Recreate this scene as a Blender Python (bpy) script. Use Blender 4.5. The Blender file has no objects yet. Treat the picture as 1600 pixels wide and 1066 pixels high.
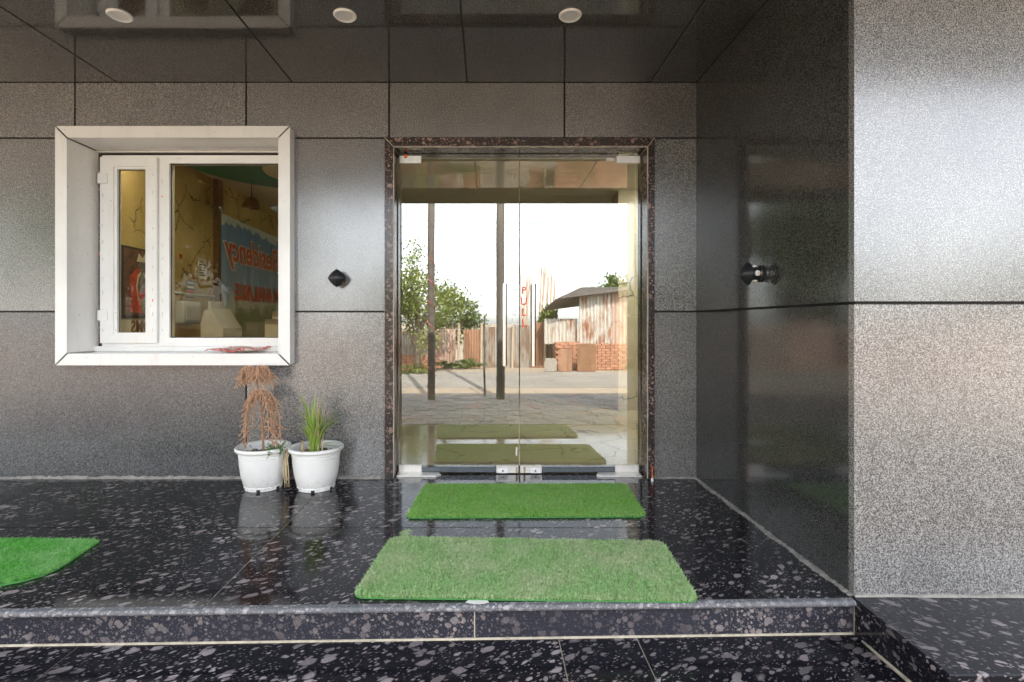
import bpy, bmesh, math, random
import numpy as np
from mathutils import Vector, Matrix, Euler
random.seed(7)
rng = np.random.default_rng(7)
sc = bpy.context.scene
COL = sc.collection

# ------------------------------------------------------------------ camera
F = 800.0                 # focal length in pixels of the 1600 px wide photograph
VX, VY = 764.0, 505.0     # vanishing point of the photograph
CAMY, CAMZ = -3.333, 1.0125
cam = bpy.data.cameras.new('camera')
camo = bpy.data.objects.new('camera', cam); COL.objects.link(camo)
camo.location = (0, CAMY, CAMZ); camo.rotation_euler = (math.radians(90), 0, 0)
cam.sensor_width = 36; cam.lens = 36 * F / 1600
cam.shift_x = (800 - VX) / 1600; cam.shift_y = -(533 - VY) / 1600
cam.clip_start = 0.05; cam.clip_end = 2000
sc.camera = camo

# ------------------------------------------------------------------ sky, sun, exposure
SUN_EL, SUN_AZ = math.radians(49), math.radians(14)   # sun stands behind the building
w = bpy.data.worlds.new('World'); sc.world = w; w.use_nodes = True
nt = w.node_tree; bg = nt.nodes['Background']
sky = nt.nodes.new('ShaderNodeTexSky'); sky.sky_type = 'NISHITA'; sky.sun_disc = False
sky.sun_elevation = SUN_EL; sky.sun_rotation = SUN_AZ
sky.air_density = 1.0; sky.dust_density = 2.0; sky.ozone_density = 1.0; sky.altitude = 200
hs = nt.nodes.new('ShaderNodeHueSaturation'); hs.inputs['Saturation'].default_value = 0.30   # hazy, whitish sky
nt.links.new(sky.outputs[0], hs.inputs['Color']); nt.links.new(hs.outputs[0], bg.inputs[0]); bg.inputs[1].default_value = 0.15
sl = bpy.data.lights.new('sun', 'SUN'); slo = bpy.data.objects.new('sun', sl); COL.objects.link(slo)
sl.energy = 2.2; sl.angle = math.radians(0.6); sl.color = (1.0, 0.94, 0.85)
d = Vector((math.sin(SUN_AZ) * math.cos(SUN_EL), math.cos(SUN_AZ) * math.cos(SUN_EL), math.sin(SUN_EL)))
slo.rotation_euler = d.to_track_quat('Z', 'Y').to_euler(); slo.location = (0, 0, 30)
vs = sc.view_settings
vs.view_transform = 'Standard'; vs.look = 'None'; vs.gamma = 1; vs.use_curve_mapping = False
vs.exposure = 3.2
cy = sc.cycles
cy.use_denoising = True; cy.max_bounces = 10; cy.diffuse_bounces = 5; cy.glossy_bounces = 6
cy.transparent_max_bounces = 16; cy.sample_clamp_indirect = 8; cy.caustics_reflective = False
cy.caustics_refractive = False; cy.use_adaptive_sampling = False

# ------------------------------------------------------------------ node helpers
class NB:
    def __init__(s, name):
        s.m = bpy.data.materials.new(name); s.m.use_nodes = True
        s.t = s.m.node_tree; s.b = s.t.nodes['Principled BSDF']; s.out = s.t.nodes['Material Output']
    def n(s, typ, **kw):
        x = s.t.nodes.new('ShaderNode' + typ)
        for k, v in kw.items():
            if k.startswith('i_'):
                key = k[2:].replace('_', ' ')
                x.inputs[key].default_value = v
            else: setattr(x, k, v)
        return x
    def l(s, a, b): s.t.links.new(a, b)
    def coord(s, rnd=0.0):
        tc = s.n('TexCoord'); o = tc.outputs['Object']
        if rnd:
            oi = s.n('ObjectInfo'); mu = s.n('MATH_') if False else s.n('VectorMath', operation='SCALE')
            cx = s.n('CombineXYZ'); s.l(oi.outputs['Random'], cx.inputs[0]); s.l(oi.outputs['Random'], cx.inputs[1]); s.l(oi.outputs['Random'], cx.inputs[2])
            s.l(cx.outputs[0], mu.inputs[0]); mu.inputs['Scale'].default_value = rnd
            ad = s.n('VectorMath', operation='ADD'); s.l(o, ad.inputs[0]); s.l(mu.outputs[0], ad.inputs[1]); o = ad.outputs[0]
        return o
    def noise(s, co, scale, detail=2.0, rough=0.5, dist=0.0):
        x = s.n('TexNoise'); s.l(co, x.inputs['Vector'])
        x.inputs['Scale'].default_value = scale; x.inputs['Detail'].default_value = detail
        x.inputs['Roughness'].default_value = rough; x.inputs['Distortion'].default_value = dist
        return x
    def ramp(s, fac, stops, interp='LINEAR'):
        x = s.n('ValToRGB'); s.l(fac, x.inputs[0]); cr = x.color_ramp; cr.interpolation = interp
        while len(cr.elements) < len(stops): cr.elements.new(0.5)
        for e, (p, c) in zip(cr.elements, stops):
            e.position = p; e.color = (*c, 1) if len(c) == 3 else c
        return x.outputs[0]
    def mix(s, fac, a, b, mode='MIX'):
        x = s.n('Mix', data_type='RGBA', blend_type=mode)
        for v, k in ((fac, 0), (a, 6), (b, 7)):
            if isinstance(v, (int, float)): x.inputs[k].default_value = v
            elif isinstance(v, tuple): x.inputs[k].default_value = (*v, 1)
            else: s.l(v, x.inputs[k])
        return x.outputs[2]
    def math(s, op, a, b=None, clamp=False):
        x = s.n('Math', operation=op); x.use_clamp = clamp
        for v, k in ((a, 0), (b, 1)):
            if v is None: continue
            if isinstance(v, (int, float)): x.inputs[k].default_value = v
            else: s.l(v, x.inputs[k])
        return x.outputs[0]
    def set(s, **kw):
        for k, v in kw.items():
            key = {'color': 'Base Color', 'rough': 'Roughness', 'metal': 'Metallic', 'ior': 'IOR', 'normal': 'Normal',
                   'coat': 'Coat Weight', 'coat_rough': 'Coat Roughness', 'sss': 'Subsurface Weight', 'trans': 'Transmission Weight',
                   'emit': 'Emission Color', 'emit_s': 'Emission Strength', 'spec': 'Specular IOR Level', 'alpha': 'Alpha'}[k]
            i = s.b.inputs[key]
            if isinstance(v, (int, float)): i.default_value = v
            elif isinstance(v, tuple): i.default_value = (*v, 1)
            else: s.l(v, i)
        return s
    def bump(s, h, strength, dist=0.01, normal=None):
        x = s.n('Bump'); s.l(h, x.inputs['Height']); x.inputs['Strength'].default_value = strength; x.inputs['Distance'].default_value = dist
        if normal is not None: s.l(normal, x.inputs['Normal'])
        return x.outputs[0]

def plain(name, color, rough=0.6, var=0.25, scale=8.0, metal=0.0, bump=0.0, ior=1.5, bscale=120):
    b = NB(name); co = b.coord(3.7)
    nz = b.noise(co, scale, 4, 0.6)
    c0 = tuple(max(0, c * (1 - var)) for c in color); c1 = tuple(min(1, c * (1 + var)) for c in color)
    b.set(color=b.ramp(nz.outputs[0], [(0.3, c0), (0.7, c1)]), metal=metal, ior=ior)
    b.set(rough=b.math('ADD', b.math('MULTIPLY', nz.outputs[0], 0.2), rough - 0.1, True))
    if bump:
        b.set(normal=b.bump(b.noise(co, bscale, 3).outputs[0], bump, 0.004))
    return b.m

# ------------------------------------------------------------------ materials
def mat_granite(name, dark, light, rough, wav=0.0, ior=1.75, grain=0.12, scale=205):
    b = NB(name); co = b.coord(9.0)
    n1 = b.noise(co, scale, 1.5, 0.6); n2 = b.noise(co, scale * 2.3, 1, 0.5); n3 = b.noise(co, 2.2, 3, 0.6)
    f = b.math('ADD', b.math('MULTIPLY', n1.outputs[0], 0.65), b.math('MULTIPLY', n2.outputs[0], 0.35))
    c = b.ramp(f, [(0.37, dark), (0.5, tuple((a + .8 * e) / 2.1 for a, e in zip(dark, light))), (0.63, light)])
    c = b.mix(0.35, c, b.ramp(n3.outputs[0], [(0.3, (0.55, 0.55, 0.57)), (0.7, (1.25, 1.22, 1.18))]), 'MULTIPLY')
    v = b.n('TexVoronoi'); b.l(co, v.inputs['Vector']); v.inputs['Scale'].default_value = 180
    sp = b.math('LESS_THAN', v.outputs['Distance'], 0.16)
    c = b.mix(b.math('MULTIPLY', sp, 0.5), c, (0.42, 0.41, 0.39))
    oi = b.n('ObjectInfo')
    c = b.mix(1.0, c, b.ramp(oi.outputs['Random'], [(0.0, (0.86, 0.86, 0.88)), (1.0, (1.12, 1.10, 1.07))]), 'MULTIPLY')
    b.set(color=c, ior=ior)
    # streaky, uneven polish
    mp = b.n('Mapping'); b.l(co, mp.inputs[0]); mp.inputs['Scale'].default_value = (5, 5, 1.2)
    st = b.noise(mp.outputs[0], 1.5, 5, 0.65)
    r = b.math('ADD', b.math('MULTIPLY', st.outputs[0], 0.12), rough - 0.06, True)
    r = b.math('ADD', r, b.math('MULTIPLY', n1.outputs[0], 0.06), True)
    b.set(rough=r)
    nm = b.bump(f, grain, 0.0015)
    if wav: nm = b.bump(b.noise(co, 1.1, 1, 0.4).outputs[0], wav, 0.02, nm)
    b.set(normal=nm)
    return b.m
M = {}
M['wall'] = mat_granite('granite_wall', (0.012, 0.012, 0.013), (0.36, 0.352, 0.34), 0.18, ior=1.9)
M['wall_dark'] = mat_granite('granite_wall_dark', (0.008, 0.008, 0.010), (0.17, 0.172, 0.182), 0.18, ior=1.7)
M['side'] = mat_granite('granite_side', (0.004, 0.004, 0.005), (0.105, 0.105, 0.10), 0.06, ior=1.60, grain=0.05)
M['ceil'] = mat_granite('granite_ceiling', (0.008, 0.008, 0.008), (0.16, 0.155, 0.145), 0.035, wav=0.10, ior=1.85, grain=0.012)

def mat_floor(name, rot=32, base=(0.004, 0.004, 0.0055), blob=(0.46, 0.38, 0.37), dens=0.9, rough=0.06, sq=0.5, sc_=1.25, ior=1.40):
    b = NB(name); co = b.coord(13.0)
    mp = b.n('Mapping'); mp.inputs['Rotation'].default_value = (0.25, 0.3, math.radians(-rot)); b.l(co, mp.inputs[0])
    mp2 = b.n('Mapping'); mp2.inputs['Scale'].default_value = (sq, 1, 1); b.l(mp.outputs[0], mp2.inputs[0])
    wz = b.noise(mp2.outputs[0], 16, 3, 0.6)
    off = b.n('VectorMath', operation='SCALE'); off.inputs['Scale'].default_value = 0.035
    b.l(wz.outputs[1], off.inputs[0])
    ad = b.n('VectorMath', operation='ADD'); b.l(mp2.outputs[0], ad.inputs[0]); b.l(off.outputs[0], ad.inputs[1])
    masks = []
    for s, t0, t1, seed in ((27, 0.08, 0.54, 0), (52, 0.08, 0.50, 5), (120, 0.10, 0.48, 9)):
        v = b.n('TexVoronoi'); sh = b.n('VectorMath', operation='ADD'); sh.inputs[1].default_value = (seed, seed * 2.1, seed * .7)
        b.l(ad.outputs[0], sh.inputs[0]); b.l(sh.outputs[0], v.inputs['Vector']); v.inputs['Scale'].default_value = s * sc_
        sep = b.n('SeparateColor'); b.l(v.outputs['Color'], sep.inputs[0])
        pres = b.math('POWER', sep.outputs[0], 1.3 / dens)
        thr = b.math('ADD', b.math('MULTIPLY', pres, t1), t0 - 0.10)
        dlt = b.math('SUBTRACT', thr, v.outputs['Distance'])
        m_ = b.math('MULTIPLY', dlt, 11.0, True)
        tone = b.math('ADD', b.math('MULTIPLY', sep.outputs[1], 0.6), 0.5)
        masks.append(b.math('MULTIPLY', m_, tone))
    mk = b.math('MAXIMUM', masks[0], b.math('MAXIMUM', masks[1], b.math('MULTIPLY', masks[2], 0.7)))
    inner = b.noise(co, 170, 5, 0.8)
    mk = b.math('MULTIPLY', mk, b.math('ADD', b.math('MULTIPLY', inner.outputs[0], 2.0), -0.15), True)
    cl = b.noise(co, 2.1, 3, 0.6)     # light and dark clouds in the stone
    mk = b.math('MULTIPLY', mk, b.ramp(cl.outputs[0], [(0.36, (0.25,) * 3), (0.62, (1,) * 3)]))
    c = b.mix(mk, b.mix(inner.outputs[0], base, tuple(x * 2.6 + 0.004 for x in base)), b.mix(b.noise(co, 22, 1).outputs[0], blob, (blob[0] * .8, blob[1] * .86, blob[2] * .9)))
    b.set(color=c, ior=ior)
    sm = b.noise(co, 5.0, 5, 0.7)
    b.set(rough=b.math('ADD', b.ramp(sm.outputs[0], [(0.40, (0,) * 3), (0.62, (0.05,) * 3), (0.80, (0.20,) * 3)]), rough))
    b.set(normal=b.bump(b.noise(co, 1.6, 2).outputs[0], 0.03, 0.02))
    return b.m
M['floor'] = mat_floor('granite_floor')
M['riser'] = mat_floor('granite_riser', rot=70, base=(0.016, 0.016, 0.021), blob=(0.34, 0.275, 0.255), dens=1.9, rough=0.16, sq=0.6, sc_=1.15)
M['tread'] = mat_floor('granite_tread', rot=26, base=(0.004, 0.004, 0.006), dens=1.0, rough=0.10, sc_=1.05, ior=1.35)
M['plinth'] = mat_floor('granite_plinth', rot=-38, base=(0.005, 0.005, 0.007), dens=0.9, rough=0.08, sq=0.38, sc_=1.0, ior=1.30)
M['frame'] = mat_floor('granite_door_frame', rot=50, base=(0.018, 0.014, 0.013), blob=(0.50, 0.31, 0.26), dens=1.7, rough=0.14, sq=0.6, sc_=1.2)
M['nosing'] = mat_floor('granite_nosing', rot=40, base=(0.07, 0.07, 0.075), blob=(0.50, 0.46, 0.44), dens=2.2, rough=0.16, sq=0.7, sc_=1.6)
M['groove'] = plain('dark_groove', (0.014, 0.013, 0.012), 0.8)
M['grout'] = plain('cream_grout', (0.46, 0.40, 0.30), 0.85, 0.3, 30)
M['cement'] = plain('cement_fillet', (0.25, 0.235, 0.21), 0.85, 0.35, 25, bump=0.5)
M['concrete'] = plain('rough_concrete', (0.30, 0.28, 0.26), 0.9, 0.25, 5, bump=0.4)
M['plaster'] = plain('painted_plaster', (0.55, 0.52, 0.46), 0.9, 0.12, 3, bump=0.2)
M['acp'] = plain('white_composite_panel', (0.80, 0.785, 0.76), 0.18, 0.035, 5, ior=1.5)
M['upvc'] = plain('white_upvc', (0.80, 0.79, 0.765), 0.33, 0.05, 14)
def dirty(name, color, rough, base=False, amt=1.0):
    b = NB(name); co = b.coord(3.1); big = b.noise(co, 3.5, 5, 0.65)
    c = b.ramp(big.outputs[0], [(0.3, tuple(x * .93 for x in color)), (0.7, tuple(min(1, x * 1.03) for x in color))])
    mp = b.n('Mapping'); mp.inputs['Scale'].default_value = (9, 9, 1.3); b.l(co, mp.inputs[0])
    st = b.ramp(b.noise(mp.outputs[0], 2.0, 5, 0.7).outputs[0], [(0.56, (0,) * 3), (0.78, (1,) * 3)])
    c = b.mix(b.math('MULTIPLY', st, 0.28 * amt), c, (0.42, 0.36, 0.28))
    v = b.n('TexVoronoi'); v.inputs['Scale'].default_value = 22; b.l(co, v.inputs['Vector']); sp = b.n('SeparateColor'); b.l(v.outputs['Color'], sp.inputs[0])
    dot = b.math('MULTIPLY', b.math('LESS_THAN', v.outputs['Distance'], 0.07), b.math('GREATER_THAN', sp.outputs[0], 0.72))
    c = b.mix(b.math('MULTIPLY', dot, 0.7 * amt), c, (0.12, 0.09, 0.07))
    if base:
        xyz = b.n('SeparateXYZ'); tc = b.n('TexCoord'); b.l(tc.outputs['Object'], xyz.inputs[0])
        sx = b.math('MULTIPLY', b.math('SUBTRACT', 0.10, xyz.outputs[2]), 9.0, True)
        so = b.ramp(b.noise(co, 45, 5, 0.75).outputs[0], [(0.50, (0,) * 3), (0.66, (1,) * 3)])
        c = b.mix(b.math('MULTIPLY', b.math('MULTIPLY', sx, so), 0.55), c, (0.22, 0.16, 0.11))
    b.set(color=c, rough=b.math('ADD', b.math('MULTIPLY', big.outputs[0], .2), rough - .1, True)); return b.m
M['acp'] = dirty('white_composite_panel_soiled', (0.80, 0.785, 0.76), 0.18)
M['upvc'] = dirty('white_upvc_soiled', (0.80, 0.79, 0.765), 0.33)
M['gasket'] = plain('black_gasket', (0.012, 0.012, 0.012), 0.6)
M['chrome'] = plain('polished_steel', (0.62, 0.61, 0.60), 0.16, 0.05, 30, metal=1.0)
M['steel'] = plain('brushed_patch_steel', (0.78, 0.75, 0.70), 0.38, 0.08, 40, metal=0.55)
M['rail'] = plain('dark_grey_rail', (0.11, 0.125, 0.14), 0.35, 0.15, 30, metal=0.4)
M['black'] = plain('black_powder_coat', (0.016, 0.016, 0.018), 0.42, 0.2, 40)
M['lens'] = plain('clear_lens', (0.85, 0.83, 0.78), 0.08, 0.03, 10)
M['amber'] = plain('amber_led', (0.85, 0.36, 0.06), 0.3, 0.1, 60)
M['pot'] = dirty('white_pot_plastic', (0.78, 0.77, 0.74), 0.42, True, 0.8)
M['soil'] = plain('dry_soil', (0.10, 0.07, 0.05), 0.95, 0.5, 60, bump=1.0, bscale=90)
M['dry'] = plain('dry_needles', (0.52, 0.31, 0.19), 0.85, 0.6, 130)
M['drystem'] = plain('dry_stem', (0.30, 0.18, 0.11), 0.85, 0.3, 60)
M['straw'] = plain('straw_leaf', (0.46, 0.36, 0.21), 0.8, 0.3, 30)
M['red'] = plain('red_vinyl', (0.72, 0.055, 0.035), 0.5, 0.08)
M['whitev'] = plain('white_vinyl', (0.80, 0.79, 0.77), 0.5, 0.05)
M['orange'] = plain('orange_paint', (0.80, 0.16, 0.02), 0.6, 0.2, 50)
M['paper'] = plain('white_paper', (0.72, 0.70, 0.66), 0.7, 0.08, 12)
M['white'] = plain('white_light_rim', (0.88, 0.87, 0.84), 0.4, 0.03)
M['diffuser'] = plain('frosted_diffuser', (0.80, 0.79, 0.77), 0.55, 0.03)

def mat_leaf(name, c0, c1, c2=None, trans=0.25, rough=0.5):
    b = NB(name); g = b.n('NewGeometry')
    st = [(0.0, c0), (0.6, c1), (1.0, c2 or c1)]
    c = b.ramp(g.outputs['Random Per Island'], st)
    b.set(color=c, rough=rough)
    tr = b.n('BsdfTranslucent'); b.l(c, tr.inputs[0]); mx = b.n('MixShader'); mx.inputs[0].default_value = trans
    b.l(b.b.outputs[0], mx.inputs[1]); b.l(tr.outputs[0], mx.inputs[2]); b.l(mx.outputs[0], b.out.inputs[0])
    return b.m
M['leaf_grass'] = mat_leaf('potted_blade_leaf', (0.14, 0.30, 0.04), (0.30, 0.42, 0.08), (0.50, 0.48, 0.18))
M['leaf_weed'] = mat_leaf('weed_leaf', (0.10, 0.20, 0.05), (0.18, 0.28, 0.09))
M['leaf_a'] = mat_leaf('tree_leaf_light', (0.10, 0.14, 0.025), (0.19, 0.23, 0.05), (0.27, 0.29, 0.08))
M['leaf_b'] = mat_leaf('tree_leaf_dark', (0.05, 0.085, 0.02), (0.09, 0.14, 0.03), (0.14, 0.18, 0.05))
M['bark'] = plain('bark', (0.17, 0.13, 0.095), 0.9, 0.35, 20, bump=0.6)

def mat_turf(name, c0, c1, worn, wamt):
    b = NB(name); g = b.n('NewGeometry'); co = b.coord()
    c = b.ramp(g.outputs['Random Per Island'], [(0.0, c0), (0.75, c1), (1.0, tuple(x * 0.6 + y * 0.4 for x, y in zip(c1, worn)))])
    nz = b.noise(co, 5.5, 4, 0.6)
    c = b.mix(b.math('MULTIPLY', b.ramp(nz.outputs[0], [(0.38, (0,) * 3), (0.68, (1,) * 3)]), wamt), c, worn)
    d1 = b.noise(co, 9.0, 5, 0.7); c = b.mix(b.math('MULTIPLY', b.ramp(d1.outputs[0], [(0.58, (0,) * 3), (0.72, (1,) * 3)]), 0.35 if wamt > .5 else 0.12), c, (0.20, 0.17, 0.11))
    d2 = b.noise(co, 60.0, 2, 0.5); c = b.mix(0.35, c, b.ramp(d2.outputs[0], [(0.35, (0.55, 0.55, 0.5)), (0.65, (1.3, 1.3, 1.3))]), 'MULTIPLY')
    b.set(color=c, rough=0.42, ior=1.45)
    tr = b.n('BsdfTranslucent'); b.l(c, tr.inputs[0]); mx = b.n('MixShader'); mx.inputs[0].default_value = 0.35
    b.l(b.b.outputs[0], mx.inputs[1]); b.l(tr.outputs[0], mx.inputs[2]); b.l(mx.outputs[0], b.out.inputs[0])
    return b.m
M['turf_new'] = mat_turf('turf_bright', (0.14, 0.43, 0.04), (0.42, 0.72, 0.18), (0.55, 0.68, 0.32), 0.35)
M['turf_worn'] = mat_turf('turf_worn', (0.24, 0.46, 0.13), (0.52, 0.74, 0.35), (0.70, 0.70, 0.48), 0.65)
M['turf_left'] = mat_turf('turf_deep', (0.05, 0.34, 0.025), (0.20, 0.62, 0.10), (0.52, 0.72, 0.40), 0.45)
M['turf_back'] = plain('turf_backing', (0.06, 0.22, 0.05), 0.8, 0.2, 40)

def mat_glass(name, refl, tint, rcol=(0.9, 0.92, 0.9), ior=1.5):
    b = NB(name); t = b.t; t.nodes.remove(b.b)
    tr = b.n('BsdfTransparent'); tr.inputs[0].default_value = (*tint, 1)
    gl = b.n('BsdfGlossy'); gl.inputs[0].default_value = (*rcol, 1); gl.inputs['Roughness'].default_value = 0.0
    fr = b.n('Fresnel'); fr.inputs[0].default_value = ior
    f = b.math('ADD', b.math('MULTIPLY', fr.outputs[0], 1 - refl), refl, True)
    mx = b.n('MixShader'); b.l(f, mx.inputs[0]); b.l(tr.outputs[0], mx.inputs[1]); b.l(gl.outputs[0], mx.inputs[2])
    b.l(mx.outputs[0], b.out.inputs[0]); return b.m
M['mirror_glass'] = mat_glass('reflective_door_glass', 0.27, (0.70, 0.70, 0.60), rcol=(0.84, 0.86, 0.85))
M['clear'] = mat_glass('clear_inner_face', 0.0, (0.95, 0.95, 0.92))
M['win_glass'] = mat_glass('tinted_window_glass', 0.0, (0.82, 0.79, 0.68), ior=1.18)

def mat_marble(name, c0, c1, vein, scale, vw=0.012, rough=0.5):
    b = NB(name); co = b.coord(5.0)
    nz = b.noise(co, scale * 0.6, 5, 0.6)
    off = b.n('VectorMath', operation='SCALE'); off.inputs['Scale'].default_value = 0.35 / scale * 3; b.l(nz.outputs[1], off.inputs[0])
    ad = b.n('VectorMath', operation='ADD'); b.l(co, ad.inputs[0]); b.l(off.outputs[0], ad.inputs[1])
    v = b.n('TexVoronoi', feature='DISTANCE_TO_EDGE'); v.inputs['Scale'].default_value = scale; b.l(ad.outputs[0], v.inputs['Vector'])
    m_ = b.ramp(v.outputs['Distance'], [(0.0, (1,) * 3), (vw, (0,) * 3)])
    br = b.ramp(b.noise(co, scale * .9, 2).outputs[0], [(0.46, (0,) * 3), (0.54, (1,) * 3)])
    mk = b.math('MULTIPLY', m_, br)
    b.set(color=b.mix(mk, b.ramp(nz.outputs[0], [(0.3, c0), (0.7, c1)]), vein), rough=rough)
    return b.m
M['marble_wall'] = mat_marble('ochre_marble', (0.36, 0.25, 0.08), (0.66, 0.52, 0.25), (0.05, 0.03, 0.015), 3.4, 0.028)
M['marble_floor'] = mat_marble('cream_marble_floor', (0.55, 0.50, 0.38), (0.68, 0.63, 0.50), (0.05, 0.035, 0.025), 2.4, 0.022, 0.3)
M['int_ceiling'] = plain('interior_ceiling_white', (0.66, 0.62, 0.52), 0.8, 0.05)
M['int_green'] = plain('green_ceiling_paint', (0.02, 0.24, 0.16), 0.45, 0.2)
M['int_wall'] = plain('interior_wall_paint', (0.40, 0.38, 0.33), 0.8, 0.1)
M['grey_plastic'] = plain('pale_grey_plastic', (0.58, 0.57, 0.53), 0.45, 0.05)
M['darkbox'] = plain('dark_box', (0.05, 0.045, 0.04), 0.5, 0.3)
M['wood'] = plain('brown_wood', (0.20, 0.10, 0.05), 0.45, 0.3, 15)
M['led'] = NB('added_light_panel').set(color=(0.9, 0.88, 0.8), emit=(1.0, 0.94, 0.84), emit_s=3.2).m  # emitter for the added panels that brighten the interior
# street
def mat_ground(name, c0, c1, scale, bump=0.5):
    b = NB(name); co = b.coord(); n1 = b.noise(co, scale, 6, 0.65); n2 = b.noise(co, scale * 14, 3, 0.6)
    f = b.math('ADD', b.math('MULTIPLY', n1.outputs[0], .7), b.math('MULTIPLY', n2.outputs[0], .3))
    b.set(color=b.ramp(f, [(0.35, c0), (0.65, c1)]), rough=0.95, normal=b.bump(f, bump, 0.03)); return b.m
M['earth'] = mat_ground('sandy_earth', (0.24, 0.185, 0.13), (0.34, 0.275, 0.205), 0.7)
M['road'] = mat_ground('dusty_asphalt', (0.17, 0.15, 0.13), (0.26, 0.235, 0.205), 0.9, 0.2)
M['paver_bed'] = mat_ground('paver_bed', (0.10, 0.09, 0.08), (0.17, 0.15, 0.13), 3)
def mat_paver():
    b = NB('grey_paver'); oi = b.n('ObjectInfo'); co = b.coord(9)
    c = b.ramp(oi.outputs['Random'], [(0, (0.20, 0.19, 0.175)), (0.5, (0.27, 0.25, 0.23)), (0.86, (0.33, 0.30, 0.27)), (1, (0.32, 0.19, 0.15))])
    b.set(color=b.mix(0.5, c, b.ramp(b.noise(co, 30, 4).outputs[0], [(0.3, (0.6,) * 3), (0.7, (1.3,) * 3)]), 'MULTIPLY'), rough=0.8); return b.m
M['paver'] = mat_paver()
def mat_tin(name, c, rust, amt):
    b = NB(name); co = b.coord(17)
    mp = b.n('Mapping'); mp.inputs['Scale'].default_value = (1.6, 1.6, 0.5); b.l(co, mp.inputs[0])
    nz = b.noise(mp.outputs[0], 2.2, 6, 0.7)
    col = b.mix(b.ramp(nz.outputs[0], [(0.62 - amt * .25, (0,) * 3), (0.70 - amt * .2, (1,) * 3)]), c, rust)
    b.set(color=b.mix(0.4, col, b.ramp(b.noise(co, 14, 4).outputs[0], [(0.3, (0.65,) * 3), (0.7, (1.2,) * 3)]), 'MULTIPLY'), rough=0.6, metal=0.15); return b.m
M['tin'] = mat_tin('galvanised_tin', (0.52, 0.48, 0.42), (0.30, 0.13, 0.07), 0.5)
M['tin_pink'] = mat_tin('faded_pink_tin', (0.48, 0.34, 0.27), (0.36, 0.22, 0.16), 0.6)
M['tin_grey'] = mat_tin('grey_tin', (0.30, 0.27, 0.23), (0.20, 0.13, 0.09), 0.6)
M['tin_rust'] = mat_tin('rusted_tin', (0.32, 0.17, 0.10), (0.22, 0.11, 0.065), 0.7)
M['brick'] = plain('clay_brick', (0.36, 0.17, 0.10), 0.9, 0.35, 6, bump=0.3)
M['pole'] = plain('weathered_pole', (0.11, 0.095, 0.08), 0.85, 0.3, 9, bump=0.4)
M['stick'] = plain('bare_wooden_stick', (0.42, 0.32, 0.23), 0.85, 0.3, 20)
M['wire'] = plain('black_wire', (0.02, 0.02, 0.02), 0.6)
M['farwall'] = plain('faded_red_wall', (0.45, 0.24, 0.20), 0.9)
M['roofsheet'] = plain('dark_roof_sheet', (0.12, 0.105, 0.095), 0.8, 0.3)

# ------------------------------------------------------------------ object helpers
def link(o, parent=None):
    COL.objects.link(o)
    if parent is not None:
        o.parent = parent
        o.matrix_parent_inverse = Matrix.Translation(-Vector(parent.location)) if parent.type == 'EMPTY' and parent.parent is None else Matrix.Identity(4)
    return o
def tag(o, label=None, cat=None, group=None, kind=None):
    if label: o['label'] = label
    if cat: o['category'] = cat
    if group: o['group'] = group
    if kind: o['kind'] = kind
    return o
def thing(name, label, cat, loc, group=None):
    o = bpy.data.objects.new(name, None); o.empty_display_size = 0.1; o.location = loc; COL.objects.link(o)
    return tag(o, label, cat, group)
def meshobj(name, verts, faces, mat, parent=None, smooth=False):
    me = bpy.data.meshes.new(name); me.from_pydata([tuple(v) for v in verts], [], faces)
    bm = bmesh.new(); bm.from_mesh(me); bmesh.ops.recalc_face_normals(bm, faces=bm.faces); bm.to_mesh(me); bm.free()
    for m in (mat if isinstance(mat, (list, tuple)) else [mat]): me.materials.append(m)
    if smooth: me.polygons.foreach_set('use_smooth', [True] * len(me.polygons))
    return link(bpy.data.objects.new(name, me), parent)
def bmobj(name, bm, mat, parent=None, smooth=False):
    bmesh.ops.recalc_face_normals(bm, faces=bm.faces)
    if smooth:
        for e in bm.edges:
            if e.calc_face_angle(0.0) > 0.75: e.smooth = False
    me = bpy.data.meshes.new(name); bm.to_mesh(me); bm.free()
    for m in (mat if isinstance(mat, (list, tuple)) else [mat]): me.materials.append(m)
    if smooth: me.polygons.foreach_set('use_smooth', [True] * len(me.polygons))
    return link(bpy.data.objects.new(name, me), parent)
def bm_box(bm, x0, x1, y0, y1, z0, z1, bev=0.0, seg=1):
    r = bmesh.ops.create_cube(bm, size=1.0)
    M_ = Matrix.Translation(((x0 + x1) / 2, (y0 + y1) / 2, (z0 + z1) / 2)) @ Matrix.Diagonal((x1 - x0, y1 - y0, z1 - z0, 1))
    bmesh.ops.transform(bm, matrix=M_, verts=r['verts'])
    if bev:
        es = list({e for v in r['verts'] for e in v.link_edges})
        bmesh.ops.bevel(bm, geom=es, offset=bev, segments=seg, affect='EDGES', profile=0.5)
def box(name, x0, x1, y0, y1, z0, z1, mat, parent=None, bev=0.0, seg=1):
    bm = bmesh.new(); bm_box(bm, x0, x1, y0, y1, z0, z1, bev, seg); return bmobj(name, bm, mat, parent)
def prism(name, poly, z0, z1, mat, parent=None, bev=0.0):
    bm = bmesh.new(); vs_ = [bm.verts.new((x, y, z0)) for x, y in poly]; f = bm.faces.new(vs_)
    r = bmesh.ops.extrude_face_region(bm, geom=[f]); vv = [g for g in r['geom'] if isinstance(g, bmesh.types.BMVert)]
    bmesh.ops.translate(bm, vec=(0, 0, z1 - z0), verts=vv)
    if bev:
        es = [e for e in bm.edges if all(abs(v.co.z - z1) < 1e-6 for v in e.verts)]
        bmesh.ops.bevel(bm, geom=es, offset=bev, segments=1, affect='EDGES')
    return bmobj(name, bm, mat, parent)
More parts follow.
